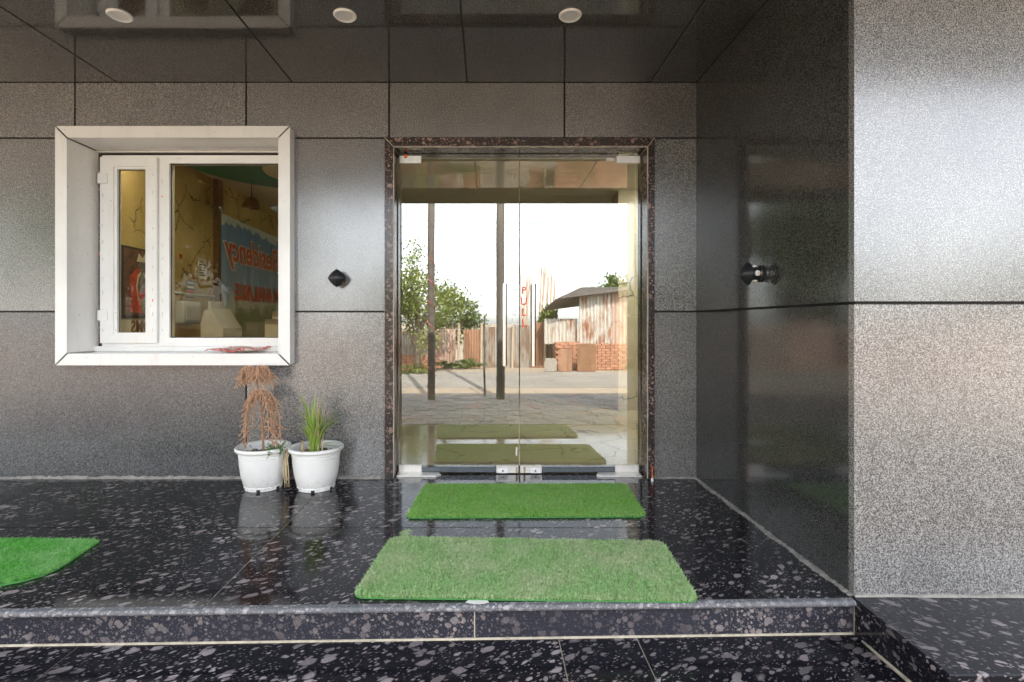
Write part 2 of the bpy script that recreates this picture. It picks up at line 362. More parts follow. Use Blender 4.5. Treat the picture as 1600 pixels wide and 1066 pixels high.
def lathe(bm, prof, center, axis=(0, 0, 1), seg=32, cap=True):
    q = Vector((0, 0, 1)).rotation_difference(Vector(axis)).to_matrix(); c = Vector(center); rings = []
    for r, h in prof:
        rings.append([bm.verts.new(c + q @ Vector((r * math.cos(2 * math.pi * k / seg), r * math.sin(2 * math.pi * k / seg), h))) for k in range(seg)])
    for a, b in zip(rings, rings[1:]):
        for k in range(seg): bm.faces.new((a[k], a[(k + 1) % seg], b[(k + 1) % seg], b[k]))
    if cap: bm.faces.new(rings[0][::-1]); bm.faces.new(rings[-1])
def tube(bm, pts, radii, seg=6):
    pts = [Vector(p) for p in pts]; rings = []
    for i, p in enumerate(pts):
        t = (pts[min(i + 1, len(pts) - 1)] - pts[max(i - 1, 0)]).normalized()
        a = t.orthogonal().normalized() if abs(t.z) > 0.99 else t.cross(Vector((0, 0, 1))).normalized(); b2 = t.cross(a)
        r = radii[i] if isinstance(radii, (list, tuple)) else radii
        rings.append([bm.verts.new(p + r * (math.cos(2 * math.pi * k / seg) * a + math.sin(2 * math.pi * k / seg) * b2)) for k in range(seg)])
    for a, b2 in zip(rings, rings[1:]):
        for k in range(seg): bm.faces.new((a[k], a[(k + 1) % seg], b2[(k + 1) % seg], b2[k]))
    bm.faces.new(rings[0][::-1]); bm.faces.new(rings[-1])
def rect_holes(name, rect, holes, y0, y1, mat, parent=None):
    """slab in the XZ plane with rectangular holes, front face at y0"""
    xs = sorted({rect[0], rect[1], *[min(max(v, rect[0]), rect[1]) for h in holes for v in h[:2]]})
    zs = sorted({rect[2], rect[3], *[min(max(v, rect[2]), rect[3]) for h in holes for v in h[2:]]})
    bm = bmesh.new(); vd = {}
    def gv(x, z):
        if (x, z) not in vd: vd[(x, z)] = bm.verts.new((x, y0, z))
        return vd[(x, z)]
    fs = []
    for a, b in zip(xs, xs[1:]):
        for c, e in zip(zs, zs[1:]):
            mx, mz = (a + b) / 2, (c + e) / 2
            if any(h[0] < mx < h[1] and h[2] < mz < h[3] for h in holes): continue
            fs.append(bm.faces.new((gv(a, c), gv(b, c), gv(b, e), gv(a, e))))
    if not fs: bm.free(); return None
    r = bmesh.ops.extrude_face_region(bm, geom=fs); vv = [g for g in r['geom'] if isinstance(g, bmesh.types.BMVert)]
    bmesh.ops.translate(bm, vec=(0, y1 - y0, 0), verts=vv)
    return bmobj(name, bm, mat, parent)
def text_mesh(name, s, size, mat, parent, origin, ux, uy, mirror=False, shear=0.0, extrude=0.0006, bold=0.0, align='CENTER', sx=1.0):
    cu = bpy.data.curves.new(name, 'FONT'); cu.body = s; cu.size = size; cu.shear = shear; cu.extrude = extrude; cu.offset = bold
    cu.align_x = align; cu.align_y = 'CENTER'; cu.resolution_u = 3
    o = bpy.data.objects.new(name, cu); COL.objects.link(o)
    dg = bpy.context.evaluated_depsgraph_get(); me = bpy.data.meshes.new_from_object(o.evaluated_get(dg))
    bpy.data.objects.remove(o); ux, uy = Vector(ux), Vector(uy); un = ux.cross(uy)
    k = -1 if mirror else 1
    for v in me.vertices: v.co = Vector(origin) + ux * (v.co.x * k * sx) + uy * v.co.y + un * v.co.z
    me.materials.clear(); me.materials.append(mat); me.name = name
    return link(bpy.data.objects.new(name, me), parent)

def WX(px, d=3.333): return (px - VX) * d / F
def WZ(py, d=3.333): return CAMZ - (py - VY) * d / F
def GY(py, z=0.0): return CAMY + (CAMZ - z) * F / (py - VY)          # ground pixel row -> Y
def GP(px, py, z=0.0):
    dd = (CAMZ - z) * F / (py - VY); return ((px - VX) * dd / F, CAMY + dd)

# ------------------------------------------------------------------ ground, road, pavement
GZ = -0.25
g = meshobj('ground', [(-600, -600, GZ - .012), (600, -600, GZ - .012), (600, 600, GZ - .012), (-600, 600, GZ - .012)], [(0, 1, 2, 3)], M['earth']); tag(g, kind='structure')
r = box('road', -300, 300, -9.7, -6.5, GZ - .1, GZ - .004, M['road']); tag(r, kind='structure')
pv = box('pavement', -9, 9, -5.75, -2.0, GZ - .1, GZ - 0.02, M['paver_bed']); tag(pv, kind='structure')
pm = None; NX, NY = 21, 14
for j in range(NY):
    for i in range(NX):
        if (i * 7 + j * 13) % 41 == 0: continue
        x = -1.9 + i * 0.204 + (0.1 if j % 2 else 0); y = -2.95 - j * 0.198
        if pm is None:
            bm = bmesh.new(); bm_box(bm, -.097, .097, -.094, .094, -.06, 0, .006); o = bmobj('paver', bm, M['paver'], pv); pm = o.data
        else: o = link(bpy.data.objects.new('paver', pm), pv)
        o.location = (x, y, GZ - 0.004 + random.uniform(-.004, .006)); o.rotation_euler = (random.uniform(-.015, .015), random.uniform(-.015, .015), random.uniform(-.02, .02))

# ------------------------------------------------------------------ platform, step, plinth
XE = 1.35; WF = -1.44
def edgeY(x): return -1.4935 - (x - (-0.2)) * -0.0233
XL = -6.0
plat = prism('entrance_platform', [(XL, 0.32), (XE + .02, 0.32), (XE + .02, edgeY(XE) + .03), (XL, edgeY(XL) + .03)], GZ - .1, -0.003, M['grout']); tag(plat, kind='structure')
def slab(x0, x1, y0, y1, g_=.0022, mat='floor', front=False):
    ya = (lambda x: edgeY(x) + 0.012) if front else (lambda x: y0 + g_)
    return prism('floor_slab', [(x0 + g_, y1 - g_), (x1 - g_, y1 - g_), (x1 - g_, ya(x1 - g_)), (x0 + g_, ya(x0 + g_))], -0.02, 0.0, M[mat], plat, 0.0012)
YJ = -0.80
for a, b in ((XL, -4.4), (-4.4, -2.75), (-2.75, -1.02), (-1.02, XE + .01)):
    slab(a, b, YJ, 0.31); slab(a, b, 0, YJ, front=True)
# rounded nosing along the front edge and the riser under it
def edge_strip(name, x0, x1, prof, mat, parent):
    vs_, fs = [], []; n = len(prof)
    for x in (x0, x1):
        for dy, z in prof: vs_.append((x, edgeY(x) + dy, z))
    for k in range(n): fs.append((k, (k + 1) % n, n + (k + 1) % n, n + k))
    fs += [tuple(range(n))[::-1], tuple(range(n, 2 * n))]
    return meshobj(name, vs_, fs, mat, parent, False)
nose = [(0.012, 0.0)] + [(-0.002 - 0.012 * math.sin(t), -0.012 + 0.0115 * math.cos(t)) for t in np.linspace(0, math.pi, 7)] + [(0.012, -0.024)]
for a, b in ((XL, -1.02), (-1.02, XE - .012)): edge_strip('nosing', a + .001, b - .001, nose, M['nosing'], plat)
TZ = -0.128
rp = [(0.004, -0.0245), (0.004, TZ + .004), (0.03, TZ + .004), (0.03, -0.0245)]
for a, b in ((XL, -3.0), (-3.0, -0.052), (-0.052, XE - .012)): edge_strip('riser', a + .002, b - .002, rp, M['riser'], plat)
edge_strip('grout_line', XL, XE - .014, [(0.0035, TZ + .001), (-0.003, TZ + .001), (-0.001, TZ + .0045), (0.0035, TZ + .006)], M['grout'], plat)
for xj in (-3.0, -0.052): edge_strip('grout_line', xj - .0019, xj + .0019, [(0.0045, -.0246), (0.0045, TZ + .006), (0.029, TZ + .006), (0.029, -.0246)], M['grout'], plat)
prism('cement_stain', [(-.085, edgeY(-.05) + .012), (-.055, edgeY(-.05) + .002), (-.02, edgeY(-.05) + .003), (.0, edgeY(0) + .012), (-.01, edgeY(0) + .03), (-.05, edgeY(0) + .034), (-.075, edgeY(0) + .026)], .0002, .0014, M['paper'], plat)
# lower step
step = prism('lower_step', [(XL, edgeY(XL) + .028), (XE - .012, edgeY(XE) + .028), (XE - .012, -2.0), (XL, -2.12)], GZ - .1, TZ - .003, M['grout']); tag(step, kind='structure')
cuts = [XL, -4.0, -1.45, 0.252, 0.535, XE - .013]
for a, b in zip(cuts, cuts[1:]):
    sk = 0.02 if a > 0 else 0.0
    prism('step_slab', [(a + .002, edgeY(a) + .027), (b - .002, edgeY(b) + .027), (b - .002, -2.02), (a + .002, -2.02)], TZ - .02, TZ, M['tread'], step, .001)
box('step_riser', XL, XE - .014, -2.014, -2.0, GZ - .02, TZ - .021, M['riser'], step)
# plinth in front of the right hand wall
PF = -1.862
pl = box('plinth', XE - .008, 6.0, PF + .02, WF + .02, GZ - .1, -.022, M['grout']); tag(pl, kind='structure')
prism('plinth_slab', [(XE - .010, WF + .004), (3.2, WF + .004), (3.2, PF), (XE - .028, PF)], -.022, .002, M['plinth'], pl, .004)
prism('plinth_slab', [(3.203, WF + .004), (6.0, WF + .004), (6.0, PF), (3.203, PF)], -.022, .002, M['plinth'], pl, .004)
box('plinth_side', XE - .0125, XE - .0085, PF + .012, -1.4615, GZ, -.023, M['floor'], pl)
box('plinth_front', XE - .010, 6.0, PF + .008, PF + .0195, GZ, -.023, M['riser'], pl)
meshobj('grout_line', [(XE - .030, PF, TZ + .001), (XE - .0127, PF, TZ + .001), (XE - .0127, WF - .06, TZ + .006), (XE - .018, WF - .06, TZ + .001), (XE - .0127, PF, TZ + .006)], [(0, 1, 4), (0, 4, 2, 3), (0, 3, 2, 1)], M['grout'], pl)

# ------------------------------------------------------------------ hotel building: walls and canopy
bld = thing('hotel_building', 'single storey hotel front clad in dark grey granite panels with a deep canopy', 'building', (0, 0, 0))
H = 2.58
winhole = (-2.735, -1.295, .775, 2.235); doorhole = (-.66, 1.057, -1, 2.19)
grow = 0.006
bw = rect_holes('entrance_wall', (XL - 1, XE + .6, -.02, H + .3), [winhole, (-.655, 1.052, -1, 2.185)], .014, .20, M['groove'], bld)
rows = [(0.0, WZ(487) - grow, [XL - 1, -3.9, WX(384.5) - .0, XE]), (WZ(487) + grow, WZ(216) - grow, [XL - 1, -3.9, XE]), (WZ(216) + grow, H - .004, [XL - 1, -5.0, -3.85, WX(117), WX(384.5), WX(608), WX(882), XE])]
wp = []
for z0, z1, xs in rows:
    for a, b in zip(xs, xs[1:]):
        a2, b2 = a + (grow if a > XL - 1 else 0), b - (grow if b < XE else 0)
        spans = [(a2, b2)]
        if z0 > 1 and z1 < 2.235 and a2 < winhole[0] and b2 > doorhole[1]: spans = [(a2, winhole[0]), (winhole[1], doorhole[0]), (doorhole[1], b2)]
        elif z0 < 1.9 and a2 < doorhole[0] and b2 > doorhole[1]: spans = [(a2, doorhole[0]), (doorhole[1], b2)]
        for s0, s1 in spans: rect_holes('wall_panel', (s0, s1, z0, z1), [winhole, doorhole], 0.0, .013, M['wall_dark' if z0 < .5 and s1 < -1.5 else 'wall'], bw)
# side wall of the recess
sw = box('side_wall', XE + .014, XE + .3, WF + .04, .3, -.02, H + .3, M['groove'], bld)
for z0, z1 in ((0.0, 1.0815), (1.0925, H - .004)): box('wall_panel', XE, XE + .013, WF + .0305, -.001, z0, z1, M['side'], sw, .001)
# wall that comes forward on the right
fw = box('front_wall', XE + .014, 7.0, WF + .014, WF + .3, -.02, H + .3, M['groove'], bld)
for a, b in ((XE, 2.56), (2.572, 4.2), (4.212, 7.0)):
    for z0, z1 in ((0.006, 1.0815), (1.0925, H - .004)): box('wall_panel', a, b, WF, WF + .0135 if a > XE else WF + .030, z0, z1, M['wall'], fw, .001)
# canopy
CE = -2.72
can = box('canopy', XL - 1, 7.0, CE, .5, H + .016, 3.25, M['concrete'], bld)
cx = [XL - 1, -5.84, -4.70, -3.56, -2.42, -1.28, -.14, 1.05, 2.2, 3.35, 4.5, 5.65, 7.0]
for a, b in zip(cx, cx[1:]):
    for c, e in ((CE - .012, -1.80), (-1.80, -.001)):
        if a > 1.3 and e > -.1: e = WF - .001
        if a == 1.05 and e > -.1:
            box('ceiling_panel', a + .005, XE - .001, c + .005, e, H, H + .015, M['ceil'], can, .0012)
            box('ceiling_panel', XE + .001, b - .005, c + .005, WF - .001, H, H + .015, M['ceil'], can, .0012); continue
        box('ceiling_panel', a + .005, b - .005, c + .005, e - (.005 if e < -1 else 0), H, H + .015, M['ceil'], can, .0012)
box('fascia', XL - 1, 7.0, CE - .03, CE - .0125, H - .095, 3.27, M['wall'], can)
box('roof', XL - 1.1, 7.1, .5, 6.5, H + .1, 3.2, M['concrete'], bld)
# cement fillets where wall meets floor
def fillet(name, pts, w_, h_, mat, parent, dirn):
    """uneven little mortar ridge along pts"""
    vs_, fs = [], []; n = len(pts)
    for i, (x, y) in enumerate(pts):
        ww = w_ * (random.uniform(.45, .95) + .55 * (math.sin(i * .21 + x * 3) * .5 + .5)); hh = h_ * random.uniform(.5, 1.1)
        vs_ += [(x, y, 0.0005), (x, y, hh), (x + dirn[0] * ww * .5, y + dirn[1] * ww * .5, hh * .8), (x + dirn[0] * ww, y + dirn[1] * ww, 0.0005)]
    for i in range(n - 1):
        for k in range(4): fs.append((4 * i + k, 4 * i + (k + 1) % 4, 4 * i + 4 + (k + 1) % 4, 4 * i + 4 + k))
    return meshobj(name, vs_, fs, mat, parent)
fillet('cement_fillet', [(x, -.0005) for x in np.arange(XL, -.68, .02)], .014, .020, M['cement'], bw, (0, -1))
fillet('cement_fillet', [(x, -.0005) for x in np.linspace(1.075, XE - .001, 10)], .012, .014, M['cement'], bw, (0, -1))
fillet('cement_fillet', [(XE - .0005, y) for y in np.linspace(-.002, WF + .004, 130)], .020, .011, M['cement'], sw, (-1, 0))
fl = fillet('cement_fillet', [(x, WF - .0005) for x in np.linspace(XE, 6.0, 60)], .010, .010, M['cement'], fw, (0, -1))
for v in fl.data.vertices: v.co.z += .002

# ------------------------------------------------------------------ interior seen through the glass
LX = -2.94
room = thing('reception_room', 'reception room behind the glass with veined ochre marble wall and cream floor', 'room', (0, 2.0, 0))
box('floor', LX, 5.5, .325, 6.4, -.05, .001, M['marble_floor'], room)
box('marble_wall', LX - .1, LX, .205, 6.4, -.02, 2.55, M['marble_wall'], room)
box('back_wall', LX, 5.5, 6.3, 6.4, .002, 2.55, M['int_wall'], room)
box('right_wall', 2.6, 2.7, .305, 6.29, .002, 2.55, M['int_wall'], room)
box('ceiling', LX - .1, 5.5, .205, 6.4, 2.552, 2.60, M['int_ceiling'], room)
def LP(px, py, x=LX):
    dd = x * F / (px - VX); return (CAMY + dd, CAMZ - (py - VY) * dd / F)     # (Y, Z) on the plane X = x
y_, _ = LP(337, 300); box('pilaster', LX, LX + .05, y_ - .05, y_ + .06, .002, 2.551, M['wood'], room)
bm = bmesh.new(); lathe(bm, [(1.02, 2.505), (1.02, 2.5515)], (-1.86, 1.42, 0), seg=48); bmobj('green_ceiling_disc', bm, M['int_green'], room)
bm = bmesh.new(); lathe(bm, [(.34, 2.485), (.36, 2.5045)], (-1.86, 1.75, 0), seg=40); bmobj('ceiling_rose', bm, M['int_ceiling'], room)
o = box('ceiling_light', -2.7, -1.5, .36, .95, 2.53, 2.5515, M['led']); tag(o, 'added unseen square warm light panel in the reception ceiling just behind the window', 'light')  # added light source, kept out of view, to brighten the reception
o = box('ceiling_light', 1.85, 2.5, 1.0, 2.2, 2.53, 2.5515, M['led']); tag(o, 'added unseen square warm light panel in the lobby ceiling beside the right wall', 'light')  # another added source, hidden beside the door opening, lifts the lobby
# banner (its back shows, so the print reads mirrored)
y0, zt = LP(346, 333, LX + .06); y1 = y0 + 2.3; zb = .25
bnx = LX + .06
ban = thing('banner', 'pale blue printed banner with red lettering reading backwards, hung in the reception room', 'banner', (bnx, y0, zb))
def mat_banner():
    b = NB('banner_print'); co = b.coord(); sp = b.n('SeparateXYZ'); b.l(co, sp.inputs[0])
    nz = b.noise(co, 2.6, 5, 0.6)
    h = b.math('ADD', sp.outputs[2], b.math('MULTIPLY', nz.outputs[0], 0.55))
    c = b.ramp(b.math('DIVIDE', h, 2.8), [(0.30, (0.24, 0.26, 0.12)), (0.49, (0.30, 0.32, 0.22)), (0.535, (0.66, 0.70, 0.68)), (0.60, (0.36, 0.46, 0.68)), (0.80, (0.20, 0.36, 0.70)), (0.845, (0.18, 0.33, 0.68)), (0.855, (0.62, 0.74, 0.84))])
    b.set(color=c, rough=0.5); return b.m
M['banner'] = mat_banner()
vs_, fs = [], []; n = 24
for i in range(n + 1):
    yy = y0 + (y1 - y0) * i / n; xo = .008 * math.sin(i * .9) + .004 * math.sin(i * 2.3)
    vs_ += [(bnx + xo, yy, zb), (bnx + xo, yy, zt - .02 * math.sin(math.pi * i / n)), (bnx + xo - .002, yy, zb), (bnx + xo - .002, yy, zt - .02 * math.sin(math.pi * i / n))]
for i in range(n):
    a = 4 * i; fs += [(a, a + 4, a + 5, a + 1), (a + 2, a + 3, a + 7, a + 6), (a + 1, a + 5, a + 7, a + 3), (a, a + 2, a + 6, a + 4)]
fs += [(0, 1, 3, 2), (4 * n, 4 * n + 2, 4 * n + 3, 4 * n + 1)]
meshobj('cloth', vs_, fs, M['banner'], ban)
ty, tz = LP(392, 396, bnx); ux, uy = (0, 1, 0), (0, 0, 1)
def btext(s, px, py, size, mat, **k):
    yy, zz = LP(px, py, bnx); return text_mesh('lettering', s, size, mat, ban, (bnx + k.pop('off', .020), yy, zz), ux, uy, mirror=True, **k)
btext('Residency', 397, 401, .40, M['whitev'], shear=.25, bold=.022, off=.016, sx=.86)
M['banner_red'] = plain('faded_banner_red', (0.62, 0.13, 0.09), 0.55, 0.15)
btext('Residency', 397, 401, .40, M['banner_red'], shear=.25, bold=.008, off=.019, sx=.86)
btext('ROOM AVAILABLE', 415, 463, .25, M['banner_red'], bold=.008, sx=.82)
btext('24 HOURS', 382, 477, .12, M['whitev'], bold=.004, sx=.8)
# framed picture and sign in the left casement
def wallrect(name, px0, px1, z0, z1, th, mat, parent=None, x=LX, bev=0.0):
    a, _ = LP(px0, 500, x); b, _ = LP(px1, 500, x); return box(name, x + .001, x + th, a, b, z0, z1, mat, parent, bev)
a, zt2 = LP(184, 382); b_, _ = LP(240, 400); _, zb2 = LP(210, 497)
pic = thing('framed_picture', 'dark framed picture of a red robed figure wearing white garlands', 'picture', (LX, (a + b_) / 2, zb2))
box('frame', LX + .001, LX + .03, a, b_, zb2, zt2, M['darkbox'], pic, .004)
M['pic_bg'] = plain('picture_ground', (0.16, 0.085, 0.07), 0.5, 0.4, 14)
box('picture_sheet', LX + .0305, LX + .033, a + .02, b_ - .02, zb2 + .02, zt2 - .02, M['pic_bg'], pic)
pc = ((a + b_) / 2 + .02); ph = zt2 - zb2
def pshape(name, pts, x, mat): # pts in (Y offset, Z fraction)
    v = [(LX + x, pc + p, zb2 + q * ph) for p, q in pts]; v += [(LX + x + .002, p[1], p[2]) for p in v]; n = len(pts)
    meshobj(name, v, [tuple(range(n)), tuple(range(2 * n - 1, n - 1, -1))] + [(k, (k + 1) % n, n + (k + 1) % n, n + k) for k in range(n)], mat, pic)
el = lambda cy_, cz, ry, rz, n=18: [(cy_ + ry * math.cos(t), cz + rz * math.sin(t)) for t in np.linspace(0, 2 * math.pi, n, endpoint=False)]
M['robe'] = plain('red_robe', (0.50, 0.085, 0.06), 0.5, 0.5, 30); M['skin_grey'] = plain('grey_figure', (0.22, 0.20, 0.19), 0.5, 0.4, 30)
M['garland'] = plain('pale_garland', (0.60, 0.56, 0.44), 0.5, 0.3, 60); M['green_cloth'] = plain('olive_cloth', (0.22, 0.24, 0.10), 0.5, 0.4, 30)
pshape('robe', [(-.15, .08), (-.15, .58), (-.07, .70), (.05, .70), (.13, .50), (.19, .28), (.15, .06)], .034, M['robe'])
pshape('body', el(-.01, .52, .05, .16), .0365, M['skin_grey']); pshape('face', el(-.01, .74, .042, .065), .037, M['skin_grey'])
pshape('headdress', [(-.07, .80), (-.05, .92), (.0, .86), (.04, .95), (.06, .80)], .0366, M['garland'])
pshape('skirt', el(.06, .18, .07, .14), .0368, M['green_cloth'])
for s in (-1, 1):
    pshape('garland', [(s * .02 - .01, .66), (s * .05 - .01, .6), (s * .075 - .01, .45), (s * .06, .25), (s * .05, .25), (s * .06 - .01, .45), (s * .04 - .01, .58), (s * .01 - .01, .63)], .039, M['garland'])
yy, zz = LP(215, 511); z0 = zb2 - .16
sg = thing('rooms_sign', 'cream sign with backward red capital letters below the framed picture', 'sign', (LX, yy, z0))
box('board', LX + .001, LX + .02, a - .05, b_ + .1, z0, zb2 - .012, M['int_ceiling'], sg)
text_mesh('lettering', 'ROOMS', .15, M['tin_rust'], sg, (LX + .022, yy + .10, (z0 + zb2) / 2), ux, uy, mirror=True, bold=.004, sx=.8)
# notices, wall box, pipe, printer, desk
for nm, p, lab, m_ in (('notice', (309, 322, 402, 437), 'plain white typed notice taped to the marble wall', 'paper'), ('poster', (291, 303, 438, 466), 'small dark poster with coloured bands on the marble wall', 'darkbox'), ('notice', (280, 284, 396, 405), 'tiny dark red sticker on the marble wall', 'robe')):
    (ya, za), (yb, zb_) = LP(p[0], p[2]), LP(p[1], p[3]); t = thing(nm, lab, nm if nm != 'notice' or m_ == 'paper' else 'sticker', (LX, (ya + yb) / 2, min(za, zb_)))
    box('sheet', LX + .001, LX + .004, ya, yb, zb_, za, M[m_], t)
    if m_ == 'paper':
        for k in range(6): box('text_line', LX + .0042, LX + .005, ya + .02, yb - .02 - .04 * (k % 2), zb_ + .03 + k * (za - zb_ - .05) / 6, zb_ + .04 + k * (za - zb_ - .05) / 6, M['darkbox'], t)
    if nm == 'poster':
        for k, mm in enumerate(('tin_pink', 'red', 'paper', 'banner')): box('band', LX + .0042, LX + .005, ya + .01, yb - .01, zb_ + .01 + k * (za - zb_) / 4, zb_ + (k + .8) * (za - zb_) / 4, M[mm], t)
(ya, za), (yb, zb_) = LP(272, 470), LP(301, 506)
wb = thing('wall_box', 'cream plastic switch box mounted on the marble wall below a pipe', 'box', (LX, (ya + yb) / 2, zb_))
box('case', LX + .001, LX + .09, ya, yb, zb_, za, M['grey_plastic'], wb, .02, 3); box('cover', LX + .0905, LX + .097, ya + .03, yb - .03, zb_ + .03, za - .03, M['paper'], wb, .004)
yb2, zp = LP(330, 468); ya2, _ = LP(255, 464)
bm = bmesh.new(); tube(bm, [(LX + .03, ya2, zp + .03), (LX + .03, yb2, zp + .03), (LX + .03, yb2, zp - .02)], .014, 8); o = bmobj('conduit_pipe', bm, M['grey_plastic'], None, True); tag(o, 'thin white conduit pipe running along the marble wall', 'pipe')
desk = thing('reception_desk', 'brown wooden reception desk under the window', 'desk', (-2.2, 1.4, 0))
box('top', LX + .12, -1.05, 1.0, 2.6, .74, .78, M['wood'], desk, .004); box('side_panel', -1.12, -1.08, 1.05, 2.55, .002, .739, M['wood'], desk); box('side_panel', LX + .14, LX + .18, 1.05, 2.55, .002, .739, M['wood'], desk); box('front_panel', LX + .181, -1.121, 1.05, 1.09, .002, .739, M['wood'], desk)
pr = thing('printer', 'pale grey desktop printer with a sloping paper feed on the desk', 'printer', (-2.45, 1.55, .78))
prof = [(p * .45, q * .92) for p, q in [(0, 0), (0, .26), (.06, .38), (.20, .40), (.36, .27), (.46, .20), (.46, 0)]]
def extr_y(name, prof, x0, y0, y1, z0, mat, parent):
    n = len(prof); v = [(x0 + p, y, z0 + q) for y in (y0, y1) for p, q in prof]
    return meshobj(name, v, [tuple(range(n)), tuple(range(2 * n - 1, n - 1, -1))] + [(k, (k + 1) % n, n + (k + 1) % n, n + k) for k in range(n)], mat, parent)
extr_y('body', prof, -2.66, 1.40, 1.75, .7805, M['grey_plastic'], pr)
extr_y('side_cover', [(p * .98 + .004, q * .96) for p, q in prof], -2.66, 1.385, 1.399, .7805, M['paper'], pr)
box('paper_tray', -2.625, -2.60, 1.45, 1.70, 1.10, 1.22, M['grey_plastic'], pr)
for i, (x, y, s1, h, m_, lab) in enumerate(((-2.02, 1.55, .16, .22, 'int_ceiling', 'cream carton standing on the desk beside the printer'), (-1.86, 1.50, .10, .15, 'darkbox', 'black box file standing on the desk'), (-1.70, 1.62, .18, .12, 'straw', 'low tan carton on the desk'), (-2.1, 1.95, .2, .30, 'int_ceiling', 'tall cream carton at the back of the desk'))):
    t = thing('carton', lab, 'box', (x, y, .78)); box('body', x - s1 / 2, x + s1 / 2, y - .09, y + .09, .7805, .78 + h, M[m_], t, .003)
    v = [(x - s1 / 2, y - .09, .781 + h), (x + s1 / 2, y - .09, .781 + h), (x + s1 / 2 + .02, y - .13, .83 + h), (x - s1 / 2 + .02, y - .13, .83 + h)]
    v += [(p[0], p[1] + .003, p[2]) for p in v]; meshobj('flap', v, [(0, 1, 2, 3), (7, 6, 5, 4), (0, 4, 5, 1), (1, 5, 6, 2), (2, 6, 7, 3), (3, 7, 4, 0)], M[m_], t)
pd = thing('pendant_lamp', 'small dark pendant shade hanging on a thin cord in the reception room', 'lamp', (-2.45, 1.95, 2.2))
bm = bmesh.new(); tube(bm, [(-2.45, 1.95, 2.55), (-2.45, 1.95, 2.30)], .004, 5); bmobj('cord', bm, M['darkbox'], pd)
bm = bmesh.new(); lathe(bm, [(.02, 2.31), (.05, 2.29), (.085, 2.22), (.09, 2.20), (.08, 2.20), (.04, 2.28)], (-2.45, 1.95, 0), seg=20); bmobj('shade', bm, M['wood'], pd, True)
o = box('interior_pillar', 1.5, 1.85, 2.6, 2.95, .002, 2.551, M['marble_floor']); tag(o, 'cream marble pillar inside the lobby', 'pillar')

# ------------------------------------------------------------------ window
win = thing('window', 'white casement window in a projecting white box surround over the plant pots', 'window', (-2.01, 0, .74))
OX0, OX1, OZ0, OZ1 = -2.761, -1.2665, .7437, 2.267; TW = .074; YF, YB = -.075, .165
def surround(name, A, B, inward, mat, pad=0.0, o0=0.0, o1=TW, yf=YF, yb=YB, gap=.007, deep=True):
    """mitred profile from corner A to corner B (x,z); inward = unit vector towards the opening"""
    A, B = Vector(A), Vector(B); t = (B - A).normalized(); iw = Vector(inward)
    prof = [(o0, .012), (o0, yf), (o1, yf), (o1, yb), (o1 - .008, yb), (o1 - .008, .012)] if deep else [(o0, .012), (o0, yf), (o1, yf), (o1, .012)]
    n = len(prof); v = []
    for P, s in ((A, 1), (B, -1)):
        for u, y in prof:
            q = P + iw * u + t * s * (u + gap + pad); v.append((q.x, y, q.y))
    return meshobj(name, v, [(k, (k + 1) % n, n + (k + 1) % n, n + k) for k in range(n)] + [tuple(range(n))[::-1], tuple(range(n, 2 * n))], mat, win)
C = [(OX0, OZ0), (OX1, OZ0), (OX1, OZ1), (OX0, OZ1)]; IN = [(0, 1), (-1, 0), (0, -1), (1, 0)]
for k in range(4):
    surround('surround_panel', C[k], C[(k + 1) % 4], IN[k], M['acp'])
for k in range(4):
    surround('mitre_backing', C[k], C[(k + 1) % 4], IN[k], M['groove'], o0=.006, o1=TW - .009, yf=YF + .008, gap=.0, deep=False)
ix0, ix1, iz0, iz1 = OX0 + TW, OX1 - TW, OZ0 + TW, OZ1 - TW
# dark lining behind the reveals
for nm, a in (('reveal_lining', (ix0 - .03, ix0 - .012, .014, .22, iz0 - .02, iz1 + .02)), ('reveal_lining', (ix1 + .012, ix1 + .03, .014, .22, iz0 - .02, iz1 + .02)), ('reveal_lining', (ix0 - .011, ix1 + .011, .014, .22, iz1 + .012, iz1 + .03)), ('reveal_lining', (ix0 - .011, ix1 + .011, .014, .22, iz0 - .03, iz0 - .012))):
    box(nm, *a, M['groove'], win)
